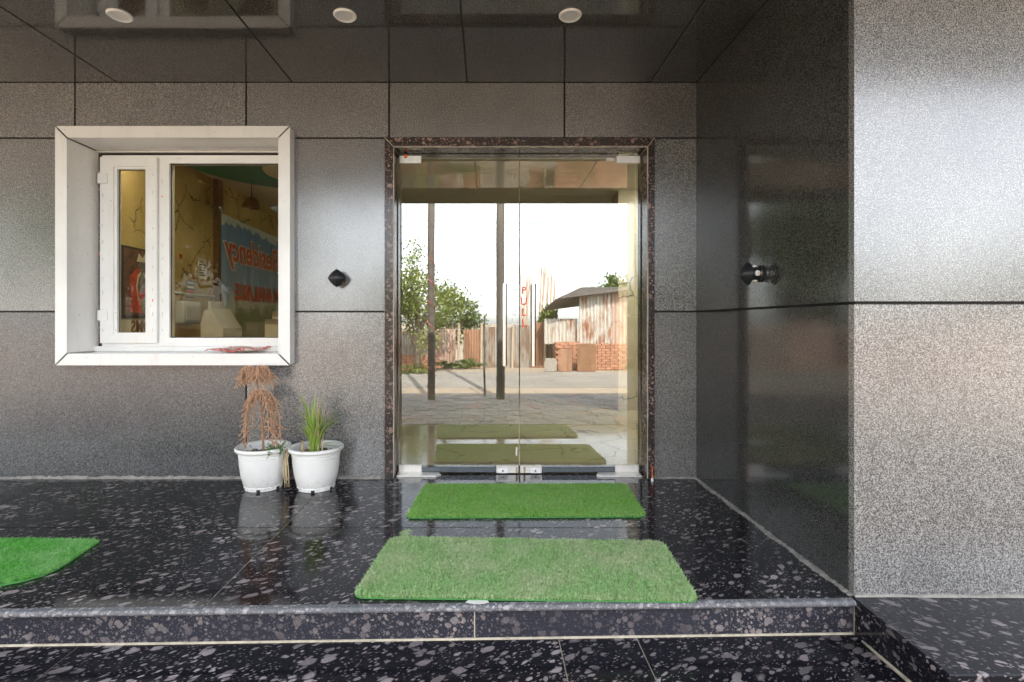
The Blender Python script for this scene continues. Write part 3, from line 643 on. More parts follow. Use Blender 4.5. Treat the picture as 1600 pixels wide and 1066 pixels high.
# inner white bead, dark gap with stone showing, and the window frame
WD = 3.333 + .165
X = lambda px, d_=3.513: WX(px, d_)
Z = lambda py, d_=3.513: WZ(py, d_)
fx0, fx1, fz0, fz1 = X(160), ix1 + .05, Z(541), Z(243)
box('inner_bead', ix0 - .002, X(152), .166, .19, iz0, iz1, M['upvc'], win, .002)
box('inner_bead', X(152) + .0005, ix1 + .02, .166, .19, Z(239), iz1, M['upvc'], win, .002)
box('inner_bead', X(152) + .0005, ix1 + .02, .150, .185, iz0 + .001, fz0 - .0005, M['upvc'], win, .002)
box('stone_gap', X(149), X(163), .192, .205, iz0, iz1, M['frame'], win)
box('stone_gap', X(163) + .0005, ix1 + .05, .192, .205, Z(245), iz1, M['groove'], win)
o = box('paint_spot', X(154), X(157.5), .1885, .1915, Z(399), Z(393), M['orange'], win)
def rframe(name, x0, x1, z0, z1, w_, y0, y1, mat, parent, wr=None, wt=None, wb=None):
    bm = bmesh.new(); wr = wr or w_; wt = wt or w_; wb = wb or w_
    o = [(x0, z0), (x1, z0), (x1, z1), (x0, z1)]; i = [(x0 + w_, z0 + wb), (x1 - wr, z0 + wb), (x1 - wr, z1 - wt), (x0 + w_, z1 - wt)]
    V = {}
    for t, y in (('f', y0), ('b', y1)):
        V[t] = [bm.verts.new((x, y, z)) for x, z in o]; V[t + 'i'] = [bm.verts.new((x, y, z)) for x, z in i]
    for k in range(4):
        j = (k + 1) % 4
        for q in ((V['f'][k], V['f'][j], V['fi'][j], V['fi'][k]), (V['b'][k], V['bi'][k], V['bi'][j], V['b'][j]), (V['f'][k], V['b'][k], V['b'][j], V['f'][j]), (V['fi'][k], V['fi'][j], V['bi'][j], V['bi'][k])): bm.faces.new(q)
    bmesh.ops.recalc_face_normals(bm, faces=bm.faces)
    bmesh.ops.bevel(bm, geom=bm.edges[:], offset=.0018, segments=2, affect='EDGES')
    return bmobj(name, bm, mat, parent)
of = rframe('outer_frame', fx0, fx1, fz0, fz1, .03, .175, .235, M['upvc'], win)
# fixed light
fs_ = rframe('fixed_frame', X(250), fx1 - .002, fz0 + .022, fz1 - .012, X(266) - X(250), .170, .23, M['upvc'], win, wt=.045, wb=.035)
box('glass_pane', X(264), fx1 - .03, .196, .200, fz0 + .05, fz1 - .05, M['win_glass'], fs_)
rframe('gasket', X(265), fx1 - .01, fz0 + .054, fz1 - .054, .008, .1885, .1955, M['gasket'], fs_)
# opening casement on the left
cs = rframe('casement', X(160) + .006, X(249.5), Z(536), Z(247.5), X(183) - X(162), .148, .20, M['upvc'], win, wr=X(249.5) - X(234), wt=.065, wb=.055)
cxa, cxb, cza, czb = X(183), X(234), Z(536) + .055, Z(247.5) - .065
rframe('glazing_bead', cxa - .006, cxb + .006, cza - .006, czb + .006, .022, .158, .198, M['upvc'], cs)
box('glass_pane', cxa - .004, cxb + .004, .186, .19, cza - .004, czb + .004, M['win_glass'], cs)
rframe('gasket', cxa + .012, cxb - .012, cza + .012, czb - .012, .006, .178, .1855, M['gasket'], cs)
for py in (281, 493): box('hinge', X(159), X(174), .138, .1475, Z(py + 8), Z(py - 8), M['upvc'], cs, .002)
# protective-film print along the profiles
for px in (165.5, 243, 254.5):
    z = fz0 + .1
    while z < fz1 - .1:
        L = random.uniform(.006, .03); yy = .1467 if px < 249 else .1687
        b_ = box('film_mark', X(px), X(px) + random.uniform(.003, .006), yy - .0006, yy + .001, z, z + L, M['red'] if random.random() < .15 else M['grey_plastic'], cs if px < 249 else fs_); z += L + random.uniform(.05, .16)
# crumpled red and white packet on the sill
def mat_packet():
    b = NB('red_white_print'); co = b.coord(); mp = b.n('Mapping'); mp.inputs['Scale'].default_value = (1, 2.4, 1); b.l(co, mp.inputs[0])
    nz = b.noise(mp.outputs[0], 30, 3, 0.6, 1.5)
    b.set(color=b.ramp(nz.outputs[0], [(0.49, (0.60, 0.55, 0.48)), (0.52, (0.62, 0.06, 0.04))]), rough=0.4); return b.m
M['packet'] = mat_packet()
vs_, fs = [], []; nx, ny = 14, 8
for j in range(ny + 1):
    for i in range(nx + 1):
        u, v = i / nx, j / ny
        x = -1.86 + .30 * u + .075 * v + .010 * math.sin(v * 9); y = .015 + .13 * v + .008 * math.sin(u * 8)
        z = iz0 + .006 + .010 * (math.sin(u * 9 + v * 5) * .5 + .5) + .012 * random.random() + .018 * v
        vs_.append((x, y, z))
for j in range(ny):
    for i in range(nx): a = j * (nx + 1) + i; fs.append((a, a + 1, a + nx + 2, a + nx + 1))
o = meshobj('packet', vs_, fs, M['packet']); tag(o, 'crumpled red and white plastic packet lying on the window sill', 'packet')
md = o.modifiers.new('thickness', 'SOLIDIFY'); md.thickness = .004

# ------------------------------------------------------------------ glass door
door = thing('glass_door', 'double leaf reflective glass door in a black and pink granite frame', 'door', (.205, .1, 0))
dxo0, dxo1, dzo = -.674, 1.071, 2.2117; dx0, dx1, dz = -.616, 1.0255, 2.152
DF, DB = -.025, .20; gm = .0012
def dframe(name, pts, mat=M['frame']):
    n = len(pts); v = [(x, y, z) for y in (DF, DB) for x, z in pts]
    bm = bmesh.new(); vv = [bm.verts.new(p) for p in v]
    for f in [tuple(range(n)), tuple(range(2 * n - 1, n - 1, -1))] + [(k, (k + 1) % n, n + (k + 1) % n, n + k) for k in range(n)]: bm.faces.new([vv[k] for k in f])
    bmesh.ops.recalc_face_normals(bm, faces=bm.faces); bmesh.ops.bevel(bm, geom=bm.edges[:], offset=.002, segments=1, affect='EDGES')
    return bmobj(name, bm, mat, door)
dframe('door_jamb', [(dxo0, 0), (dx0, 0), (dx0, dz), (dxo0, dzo - gm * 2)])
dframe('door_jamb', [(dx1, 0), (dxo1, 0), (dxo1, dzo - gm * 2), (dx1, dz)])
dframe('door_head', [(dx0 + gm, dz + gm), (dx1 - gm, dz + gm), (dxo1 - gm * 2, dzo), (dxo0 + gm * 2, dzo)])
# pale worn arrises and sealant lines
def bead(nm, a, b, r_, mat, ns=14):
    a, b = Vector(a), Vector(b); bm = bmesh.new()
    tube(bm, [a.lerp(b, k / ns) + Vector((random.uniform(-1, 1), 0, random.uniform(-1, 1))) * r_ * .25 for k in range(ns + 1)], [r_ * random.uniform(.7, 1.3) for _ in range(ns + 1)], 6)
    return bmobj(nm, bm, mat, door, True)
M['arris'] = plain('worn_stone_edge', (0.40, 0.35, 0.29), 0.7, 0.3, 40)
bead('sealant', (dxo0 - .002, -.002, 0.01), (dxo0 - .002, -.002, dzo), .0035, M['grout']); bead('sealant', (dxo1 + .002, -.002, 0.01), (dxo1 + .002, -.002, dzo), .0035, M['grout']); bead('sealant', (dxo0, -.002, dzo + .002), (dxo1, -.002, dzo + .002), .004, M['grout'])
bead('worn_edge', (dx0, DF + .001, 0.01), (dx0, DF + .001, dz), .004, M['arris']); bead('worn_edge', (dx1, DF + .001, 0.01), (dx1, DF + .001, dz), .004, M['arris']); bead('worn_edge', (dx0, DF + .001, dz), (dx1, DF + .001, dz), .005, M['arris'], 40)
for s, xo, xi in ((-1, dxo0, dx0), (1, dxo1, dx1)):
    bead('mitre_grout', (xo, DF - .0005, dzo), (xi, DF - .0005, dz), .0024, M['grout'], 5); bead('mitre_grout', (xi, DF, dz), (xi - s * .001, .115, dz - .001), .002, M['grout'], 5)
XM = .205; GYF = .115
DX = lambda px, d_=3.43: WX(px, d_)
DZ = lambda py, d_=3.43: WZ(py, d_)
def leaf(x0, x1, side):
    bm = bmesh.new(); bm_box(bm, x0, x1, GYF, GYF + .012, .012, 2.148)
    o = bmobj('door_leaf', bm, [M['mirror_glass'], M['clear']], door)
    for p in o.data.polygons: p.material_index = 0 if p.normal.y < -.9 else 1
    return o
L1 = leaf(dx0 + .006, XM - .0035, -1); L2 = leaf(XM + .0035, dx1 - .006, 1)
def fitting(nm, px0, px1, py0, py1, par, th=.012, mat='steel', bev=.0015):
    return box(nm, DX(px0), DX(px1), GYF - th, GYF - .0005, max(DZ(py1), .006), DZ(py0), M[mat], par, bev)
fitting('patch_fitting', 624, 658, 243, 254.5, L1); fitting('patch_fitting', 964, 1001, 243, 254.5, L2)
fitting('patch_fitting', 623, 658.5, 727, 741.5, L1); fitting('patch_fitting', 962, 998.5, 727, 741.5, L2)
fitting('orange_mark', 631, 636, 241, 247, L1, .0145, 'orange'); fitting('label_sticker', 948, 960, 245.5, 251, L2, .002, 'paper', 0)
for par, a, b in ((L1, 775.5, 810), (L2, 813, 846.5)):
    fitting('lock_patch', a, b, 728.5, 743, par, .013)
    c = (a + b) / 2 + (-7 if par is L1 else 7); fitting('lock_plate', c - 7.5, c + 7.5, 732, 740, par, .0145, 'white', .0006)
    bm = bmesh.new(); lathe(bm, [(.006, 0), (.006, .004)], (DX(c), GYF - .0147, DZ(736)), (0, -1, 0), 14); bmobj('keyhole', bm, M['rail'], par)
    fitting('tape', (b - 4 if par is L1 else a + 5), (b - 1 if par is L1 else a + 8), 730, 742, par, .0152, 'straw', 0)
fitting('bottom_rail', 659.5, 774.5, 731, 739, L1, .006, 'rail'); fitting('bottom_rail', 847.5, 961, 731, 739, L2, .006, 'rail')
o = fitting('tape', 806, 808.5, 700, 713, L1, .002, 'paper', 0)
# upright pull handles
for par, px in ((L1, 789), (L2, 834.5)):
    x = WX(px, 3.37); bm = bmesh.new(); lathe(bm, [(.0145, WZ(572.5, 3.37)), (.0145, WZ(443, 3.37))], (x, GYF - .055, 0), seg=20); o = bmobj('pull_handle', bm, M['chrome'], par, True)
    for py in (461, 555):
        bm = bmesh.new(); lathe(bm, [(.008, 0), (.008, .055)], (x, GYF - .0555 + .001, WZ(py, 3.4)), (0, 1, 0), 12); bmobj('standoff', bm, M['chrome'], par)
for k, ch in enumerate('PULL'): text_mesh('lettering', ch, .072, M['red'], L2, (WX(818.5, 3.448), GYF - .0012, WZ(454.5 + 17 * k, 3.448)), (1, 0, 0), (0, 0, 1), bold=.0012, sx=.9)
for k, ch in enumerate('PUSH'): text_mesh('lettering', ch, .072, M['whitev'], L1, (WX(804, 3.448), GYF - .0012, WZ(454.5 + 17 * k, 3.448)), (1, 0, 0), (0, 0, 1), mirror=True, sx=.9)
# floor spring covers, taped plates
for s, a, b in ((1, 622, 690), (-1, 998, 930)):
    yb = .10; x0, x1 = DX(a), DX(b); v = [(x0, .03, .0105), (x1 - s * .03, .028, .0115), (x1, .05, .012), (x1 - s * .02, .098, .014), (x0, .10, .014)]
    v += [(p[0], p[1], .001) for p in v]; n = 5
    meshobj('floor_plate', v, [tuple(range(n)), tuple(range(2 * n - 1, n - 1, -1))] + [(k, (k + 1) % n, n + (k + 1) % n, n + k) for k in range(n)], M['steel'], door)
# incense stick in a white base beside the jamb
inc = thing('incense_stick', 'thin orange incense stick in a small white base beside the door frame', 'incense stick', (WX(1019.5, 3.26), -.07, 0))
bx, by = WX(1019.5, 3.27), -.06
bm = bmesh.new(); lathe(bm, [(.008, .0005), (.008, .016), (.005, .022)], (bx, by, 0), seg=12); bmobj('base', bm, M['white'], inc)
bm = bmesh.new(); tube(bm, [(bx, by, .02), (bx + .001, by + .004, .085), (bx - .004, by + .006, .098)], [.0035, .003, .0025], 6); bmobj('stick', bm, M['orange'], inc)

# ------------------------------------------------------------------ recessed downlights
for px, lab in ((187, 'round white recessed ceiling light above the window surround'), (539, 'round white recessed ceiling light between window and glass door'), (891, 'round white recessed ceiling light in front of the glass door')):
    dd = (H - CAMZ) * F / (VY - 23.5); x, y = (px - VX) * dd / F, CAMY + dd
    t = thing('ceiling_light', lab, 'light', (x, y, H), 'downlights in the canopy ceiling')
    bm = bmesh.new(); lathe(bm, [(.038, -.006), (.052, -.010), (.058, -.004), (.058, -.0005), (.038, -.0005)], (x, y, H), seg=40, cap=False); bmobj('rim', bm, M['white'], t, True)
    bm = bmesh.new(); lathe(bm, [(.0385, -.0045), (.0385, -.0007)], (x, y, H), seg=40); bmobj('diffuser', bm, M['diffuser'], t)

# ------------------------------------------------------------------ wall lamps
def wall_lamp(p, ax, lab):
    p, ax = Vector(p), Vector(ax); t = thing('wall_lamp', lab, 'lamp', p, 'black wall lamps beside the door')
    q = Vector((0, 0, 1)).rotation_difference(ax).to_matrix()
    bm = bmesh.new(); lathe(bm, [(.040, .0005), (.042, .008), (.036, .012)], p, ax, 28); bmobj('wall_plate', bm, M['black'], t)
    bm = bmesh.new(); lathe(bm, [(.034, .0125), (.034, .052)], p, ax, 28); bmobj('body', bm, M['black'], t)
    bm = bmesh.new(); lathe(bm, [(.0355, .0125), (.0355, .017)], p, ax, 28); bmobj('trim_ring', bm, M['chrome'], t)
    # four-sided cap with soft edges, pointing away from the wall
    bm = bmesh.new(); rings = []
    for r_, h, pw in ((.036, .0525, 2), (.056, .060, 1.35), (.0575, .066, 1.3), (.050, .076, 1.35), (.030, .094, 1.5), (.010, .106, 2)):
        ring = []
        for k in range(32):
            a = 2 * math.pi * k / 32; c, s = math.cos(a), math.sin(a); rr = r_ / (abs(c) ** pw + abs(s) ** pw) ** (1 / pw)
            ring.append(bm.verts.new(p + q @ Vector((rr * c, rr * s, h))))
        rings.append(ring)
    for a, b in zip(rings, rings[1:]):
        for k in range(32): bm.faces.new((a[k], a[(k + 1) % 32], b[(k + 1) % 32], b[k]))
    bm.faces.new(rings[0][::-1]); bm.faces.new(rings[-1]); bmobj('cap', bm, M['black'], t, True)
    for k in range(4):
        a = math.pi / 4 + k * math.pi / 2; dr = q @ Vector((math.cos(a), math.sin(a), 0)); c = p + q @ Vector((0, 0, .034)) + dr * .032
        if abs(ax.x) > .5: a2 = k * math.pi / 2; dr = q @ Vector((math.cos(a2), math.sin(a2), 0)); c = p + q @ Vector((0, 0, .034)) + dr * .032
        bm = bmesh.new(); lathe(bm, [(.0145, 0), (.0145, .004), (.011, .008), (.005, .0095)], c, dr, 16); ln = bmobj('lens', bm, M['lens'], t, True)
        bm = bmesh.new(); lathe(bm, [(.005, .0096), (.004, .0115)], c, dr, 10); bmobj('led', bm, M['amber'], t)
wall_lamp((WX(525, 3.25), 0, WZ(434.5, 3.26)), (0, -1, 0), 'black pointed wall lamp between the window and the glass door')
dd = XE * F / (1189 - VX); wall_lamp((XE, CAMY + dd, WZ(428, dd)), (-1, 0, 0), 'black pointed wall lamp with clear lens on the dark side wall')

# ------------------------------------------------------------------ artificial turf mats
def inside(poly, P):
    x, y = P[:, 0], P[:, 1]; c = np.zeros(len(P), bool); n = len(poly)
    for i in range(n):
        x0, y0 = poly[i]; x1, y1 = poly[(i + 1) % n]
        if y0 == y1: continue
        c ^= ((y0 > y) != (y1 > y)) & (x < (x1 - x0) * (y - y0) / (y1 - y0) + x0)
    return c
def round_poly(pts, r_, n=6):
    out = []; N = len(pts)
    for i in range(N):
        p, a, b = Vector(pts[i]), Vector(pts[i - 1]), Vector(pts[(i + 1) % N]); u, v = (a - p).normalized(), (b - p).normalized()
        s, e = p + u * r_, p + v * r_
        for k in range(n + 1):
            t = k / n; q = (1 - t) ** 2 * s + 2 * t * (1 - t) * p + t * t * e; out.append((q.x, q.y))
    return out
def mat_thing(label, poly, mat, n, hgt, seed, curl=None):
    R = np.random.default_rng(seed); P = np.array(poly); cx_, cy_ = P.mean(0)
    t = thing('door_mat', label, 'mat', (cx_, cy_, 0), 'artificial grass mats on the platform')
    prism('backing', poly, .001, .006, M['turf_back'], t)
    lo, hi = P.min(0), P.max(0); Q = R.uniform(lo, hi, (int(n * 1.5), 2)); Q = Q[inside(poly, Q)]
    m = len(Q); ang = R.uniform(0, 2 * np.pi, m); wd = R.uniform(.0009, .0016, m); h = hgt * R.uniform(.6, 1.15, m)
    lean = R.normal(0, .55, (m, 2)) * h[:, None] + np.array([.1, .0]) * h[:, None]
    B = np.c_[Q, np.full(m, .0055)]; wv = np.c_[np.cos(ang) * wd, np.sin(ang) * wd, np.zeros(m)]
    mid = B + np.c_[lean * .35, h * .6]; tip = B + np.c_[lean, h]
    V = np.stack([B - wv, B + wv, mid + wv * .8, mid - wv * .8, tip], 1).reshape(-1, 3)
    me = bpy.data.meshes.new('grass_pile'); me.vertices.add(len(V)); me.vertices.foreach_set('co', V.astype(np.float32).ravel())
    base = np.arange(m)[:, None] * 5; lp = np.hstack([base + np.array([0, 1, 2, 3]), base + np.array([3, 2, 4])]).astype(np.int32)
    me.loops.add(m * 7); me.loops.foreach_set('vertex_index', lp.ravel())
    me.polygons.add(m * 2); st = (np.arange(m)[:, None] * 7 + np.array([0, 4])).ravel().astype(np.int32); me.polygons.foreach_set('loop_start', st)
    me.update(calc_edges=True); me.validate(); me.materials.append(mat)
    o = link(bpy.data.objects.new('grass_pile', me), t); o['kind'] = 'stuff'
    if curl:
        bm = bmesh.new()
        for k in range(26):
            a = random.uniform(0, 6.28); p0 = Vector((curl[0] + random.gauss(0, .012), curl[1] + random.gauss(0, .008), .008)); r_ = random.uniform(.008, .018)
            tube(bm, [p0 + Vector((math.cos(a) * r_ * math.sin(q) * .6 - .01 * math.sin(q), math.sin(a) * r_ * math.sin(q) * .3, r_ * (1 - math.cos(q)))) for q in np.linspace(0, 4.2, 6)], .0009, 3)
        bmobj('frayed_tuft', bm, mat, t)
    return t
m1 = round_poly([GP(633, 811), GP(1011, 809), GP(978, 758), GP(664, 759)], .045)
m2 = round_poly([GP(549, 936), GP(1094, 943), GP(1035, 849), GP(611, 842)], .05)
x0, y0 = GP(0, 845); xq, yq = GP(158, 847); x3, y3 = GP(0, 919)
m3 = [(x0 - 1.0, y0 + .01), (xq - .03, yq + .003), (xq, yq - .012), GP(135, 862), GP(112, 878), GP(92, 890), GP(70, 900), GP(40, 909), GP(0, 917), (x3 - .9, y3 - .01)]
mat_thing('bright green artificial grass mat directly in front of the glass door', m1, M['turf_new'], 46000, .013, 1)
mat_thing('faded worn green artificial grass mat on the platform edge before the brighter mat', m2, M['turf_worn'], 70000, .012, 2, GP(636, 841))
mat_thing('deep green grass mat with a cut slanting end under the window', m3, M['turf_left'], 70000, .014, 3)

# ------------------------------------------------------------------ plant pots and plants
def pot(c, label):
    x, y = c; t = thing('plant_pot', label, 'pot', (x, y, 0), 'white plastic plant pots against the wall')
    S = .164 / .178
    bm = bmesh.new(); lathe(bm, [(.112 * S, .004), (.120 * S, .002), (.123 * S, .022), (.119 * S, .025), (.126 * S, .035), (.141 * S, .09), (.150 * S, .15), (.1525 * S, .195), (.150 * S, .1965), (.1545 * S, .199), (.1555 * S, .212), (.153 * S, .2135), (.157 * S, .216), (.159 * S, .232), (.150 * S, .232), (.140 * S, .10), (.10 * S, .03)], (x, y, 0), seg=56)
    bmobj('body', bm, M['pot'], t, True)
    bm = bmesh.new(); lathe(bm, [(.158 * S, .233), (.172 * S, .234), (.178 * S, .240), (.178 * S, .252), (.174 * S, .257), (.160 * S, .258), (.153 * S, .254), (.151 * S, .233)], (x, y, 0), seg=56, cap=False); bmobj('rim', bm, M['pot'], t, True)
    bm = bmesh.new(); bmesh.ops.create_grid(bm, x_segments=14, y_segments=14, size=.145 * S)
    for v in bm.verts:
        r_ = max(abs(v.co.x), abs(v.co.y)); l_ = math.hypot(v.co.x, v.co.y)
        if l_ > 1e-6: v.co.x *= r_ / l_; v.co.y *= r_ / l_
        v.co += Vector((x, y, .205 + random.uniform(-.006, .010)))
    bmobj('soil', bm, M['soil'], t)
    for k in range(6):
        a = k * math.pi / 3 - math.pi / 2 + .15; cx_, cy_ = x + .1185 * S * math.cos(a), y + .1185 * S * math.sin(a)
        bm = bmesh.new(); bm_box(bm, -.010, .010, -.006, .006, .0, .014); bmesh.ops.transform(bm, matrix=Matrix.Translation((cx_, cy_, .0025)) @ Matrix.Rotation(a + math.pi / 2, 4, 'Z'), verts=bm.verts); bmobj('drain_hole', bm, M['groove'], t)
    return t
p1 = (-1.392, -.170); p2 = (-1.064, -.178)
pot(p1, 'white plastic pot holding the dried brown conifer'); pot(p2, 'white plastic pot holding the green grassy plant')
# dried conifer
dp = thing('dried_conifer', 'dead brown drooping conifer sapling in a white pot', 'plant', (p1[0], p1[1], .2))
bx, by = p1; top = Vector((bx - .045, by, .735))
spine = [Vector((bx, by, .195)), Vector((bx - .006, by, .35)), Vector((bx - .02, by + .004, .50)), Vector((bx - .036, by + .002, .60)), Vector((bx - .045, by, .70)), top]
bm = bmesh.new(); tube(bm, spine, [.008, .007, .0055, .005, .004, .002], 8); bmobj('stem', bm, M['drystem'], dp, True)
def needles(bm, pts, n, L):
    for _ in range(n):
        i = random.randrange(len(pts) - 1); p = pts[i].lerp(pts[i + 1], random.random()); t = (pts[i + 1] - pts[i]).normalized()
        a = (Vector((random.gauss(0, 1), random.gauss(0, 1), random.gauss(0, 1))).normalized() * .8 + t).normalized() * L * random.uniform(.4, 1.2); s = a.cross(Vector((random.gauss(0, 1), random.gauss(0, 1), random.gauss(0, 1)))).normalized() * .0011
        bm.faces.new([bm.verts.new(p - s), bm.verts.new(p + s), bm.verts.new(p + a)])
def frond(origin, az, R_, rise, drop, ntw, tw, thick):
    bm = bmesh.new(); dr = Vector((math.cos(az), math.sin(az) * .8, 0)); pts = []
    for k in range(9):
        t = k / 8; pts.append(origin + dr * R_ * math.sin(t * math.pi * .5) ** .9 + Vector((0, 0, rise * math.sin(t * math.pi) - drop * t ** 1.9)))
    tube(bm, pts, [thick * (1 - .5 * k / 8) for k in range(9)], 5); needles(bm, pts, 90, .010)
    side = dr.cross(Vector((0, 0, 1)))
    for k in range(ntw):
        t = (k + .6) / ntw; i = min(int(t * 8), 7); p = pts[i].lerp(pts[i + 1], t * 8 - i); s = (1 if k % 2 else -1)
        l_ = tw * random.uniform(.6, 1.1) * (1 - .35 * t); wx, wy = random.gauss(0, .016), random.gauss(0, .012); q = [p + side * s * (.010 * u / 3) * 2 + dr * .010 * u / 3 + Vector((wx * (u / 4) ** 2 + random.gauss(0, .002), wy * (u / 4) ** 2 + random.gauss(0, .002), -l_ * (u / 4) ** 1.15)) for u in range(5)]
        tube(bm, q, [.0018, .0024, .0024, .0020, .0010], 4); needles(bm, q, 70, .0115)
    return bmobj('frond', bm, M['dry'], dp)
for k in range(15): frond(top - Vector((0, 0, .01 + .004 * (k % 3))), k * 2 * math.pi / 15 + .15, .075 + .03 * ((k * 7) % 5) / 4, .035, .055, 13, .085, .0035)
q0 = Vector((bx - .034, by, .60))
for k, (az, R_, dp_, n) in enumerate(((.0, .135, .30, 16), (math.pi, .075, .28, 15), (2.4, .07, .24, 12), (.8, .11, .26, 13), (-.7, .12, .29, 14), (-2.3, .085, .27, 13), (.3, .10, .31, 18), (-.3, .105, .33, 18), (2.8, .080, .31, 18), (-2.8, .074, .30, 17), (1.5, .06, .25, 12))): frond(q0 - Vector((0, 0, .004 * k)), az, R_, .03, dp_, n + 3, .06, .003)
for k, az in enumerate((.15, -.4)): frond(Vector((bx - .012, by, .40 - .03 * k)), az, .115, .02, .11, 9, .05, .003)
# weed beside it
wd = thing('weed', 'small leafy green weed at the rim of the conifer pot', 'plant', (bx + .08, by - .05, .2))
bm = bmesh.new(); lf = bmesh.new()
for k in range(34):
    b0 = Vector((bx + .095 + random.gauss(0, .03), by - .06 + random.gauss(0, .03), .21)); e = b0 + Vector((random.gauss(.015, .035), random.gauss(-.01, .025), random.uniform(.03, .085)))
    tube(bm, [b0, b0.lerp(e, .5) + Vector((0, 0, .006)), e], [.0016, .0013, .0008], 4)
    for j in range(9):
        p = b0.lerp(e, .35 + .65 * random.random()); a = Vector((random.gauss(0, 1), random.gauss(0, 1), random.gauss(.3, .6))).normalized() * random.uniform(.010, .020); s = a.cross(Vector((0, 0, 1))).normalized() * random.uniform(.005, .008); u = Vector((0, 0, .003))
        lf.faces.new([lf.verts.new(p), lf.verts.new(p + a * .5 + s + u), lf.verts.new(p + a), lf.verts.new(p + a * .5 - s + u)])
bmobj('stem', bm, M['leaf_weed'], wd); bmobj('foliage', lf, M['leaf_weed'], wd)
# grassy plant
gp = thing('grassy_plant', 'green and straw coloured grassy plant with long arching leaves', 'plant', (p2[0], p2[1], .2))
def blade(p, az, L, lean, wid, mat, curve=1.0, droop=.0):
    dr = Vector((math.cos(az), math.sin(az), 0)); sd = dr.cross(Vector((0, 0, 1))); n = 9; v = []
    for k in range(n + 1):
        t = k / n; c = p + dr * (L * lean * t ** (1 + curve)) + Vector((0, 0, L * (t - droop * t ** 2.6))); ww = wid * (math.sin(min(1, t * 1.6 + .25) * math.pi / 2)) * (1 - t ** 3 * .97)
        tw_ = .5 * math.sin(az * 3 + t * 2); s = sd * math.cos(tw_) + dr * math.sin(tw_); v += [c - s * ww, c + Vector((0, 0, -.25 * ww)) + dr * ww * .3, c + s * ww]
    f = []
    for k in range(n): a = 3 * k; f += [(a, a + 1, a + 4, a + 3), (a + 1, a + 2, a + 5, a + 4)]
    return meshobj('leaf', v, f, mat, gp, True)
gx, gy = p2[0] + .005, p2[1] - .03
for k in range(62):
    az = random.uniform(0, 2 * math.pi); L = random.uniform(.16, .36); m_ = M['leaf_grass'] if random.random() < .66 else M['straw']
    blade(Vector((gx + random.gauss(0, .017), gy + random.gauss(0, .015), .205)), az, L, random.uniform(.08, .62), random.uniform(.0045, .0105), m_, random.uniform(.4, 1.4), random.uniform(0, .3))
for az, L, ln, dr_ in ((3.0, .43, .30, .1), (2.9, .41, .22, .12), (3.4, .38, .2, .05), (.1, .36, .55, .30), (-.2, .33, .6, .35), (.3, .30, .62, .3), (0, .20, 1.15, .75), (-.15, .18, 1.2, .9), (1.6, .40, .1, .05), (-1.5, .38, .12, .1), (.4, .42, .12, .02)):
    blade(Vector((gx + random.gauss(0, .01), gy, .205)), az, L, ln, .0092, M['leaf_grass'], .8, dr_)
for az, L, ln in ((2.8, .38, .02), (.3, .35, .16), (.2, .40, .05)): blade(Vector((gx + .01, gy + .02, .205)), az, L, ln, .010, M['straw'], .6, .02)
for k in range(9): blade(Vector((gx - .05 + random.gauss(0, .04), gy + random.gauss(0, .03), .207)), random.uniform(0, 6.28), random.uniform(.08, .14), random.uniform(.6, 1.2), .007, M['straw'], .5, .5)
# dry straws hanging between the pots
ds = thing('dry_straw', 'loose dry straws hanging between the two white pots', 'straw', (-1.222, -.27, .0))
for k in range(7):
    bm = bmesh.new(); x = -1.226 + random.gauss(0, .006); tube(bm, [(x, -.20, .245), (x + .004, -.262, .20), (x + random.gauss(.006, .006), -.268, .12), (x + random.gauss(.010, .012), -.262, random.uniform(.02, .07))], [.0025, .003, .003, .0015], 5); bmobj('straw_stalk', bm, M['straw'], ds)

# ------------------------------------------------------------------ across the street (seen in the door, walls and stone)
MY = 3.573                                    # mirror of the camera in the door glass
def S(px, D): return (px - VX) / F * D
def SZ(py, D): return CAMZ - (py - VY) / F * D
def SY(D): return MY - D
def corr(name, x0, x1, y, z0, z1, mat, parent, pitch=.076, amp=.012, wob=0.0):
    n = int((x1 - x0) / pitch * 4) + 1; v, f = [], []
    for k in range(n + 1):
        x = x0 + (x1 - x0) * k / n; yy = y + amp * math.sin(2 * math.pi * (x - x0) / pitch)
        for z in (z0, z1 + wob * math.sin(k * .7)): v += [(x, yy, z), (x, yy - .003, z)]
    for k in range(n):
        a = 4 * k; f += [(a, a + 4, a + 6, a + 2), (a + 1, a + 3, a + 7, a + 5), (a + 2, a + 6, a + 7, a + 3), (a, a + 1, a + 5, a + 4)]
    f += [(0, 2, 3, 1), (4 * n, 4 * n + 1, 4 * n + 3, 4 * n + 2)]
    return meshobj(name, v, f, mat, parent)
# tin and board fence
D0 = 14.6; YF0 = SY(D0)
fence = thing('tin_fence', 'patched fence of rusty tin sheets and boards along the far side of the road', 'fence', (0, YF0, GZ))
sheets = []; x = -17.0
while x < S(655, D0): wdt = random.uniform(.7, 1.2); sheets.append((x, x + wdt - .02, random.uniform(.9, 1.35), random.choice(['tin_grey', 'tin_pink', 'tin_rust']))); x += wdt
for a, b, py, m_ in ((656, 681, 518, 'tin_pink'), (682, 712, 514, 'tin_pink'), (724, 751, 515, 'tin_rust'), (752, 774, 511, 'tin_grey'), (775, 800, 512, 'tin_grey'), (801, 827, 508, 'tin_grey'), (828, 850, 504, 'tin_rust'), (851, 884, 500, 'tin_grey')): sheets.append((S(a, D0), S(b, D0), SZ(py, D0) - GZ, m_))
x = S(1006, D0)
while x < 19: wdt = random.uniform(.7, 1.2); sheets.append((x, x + wdt - .02, random.uniform(1.0, 1.5), random.choice(['tin', 'tin_grey', 'tin_rust', 'tin_pink']))); x += wdt
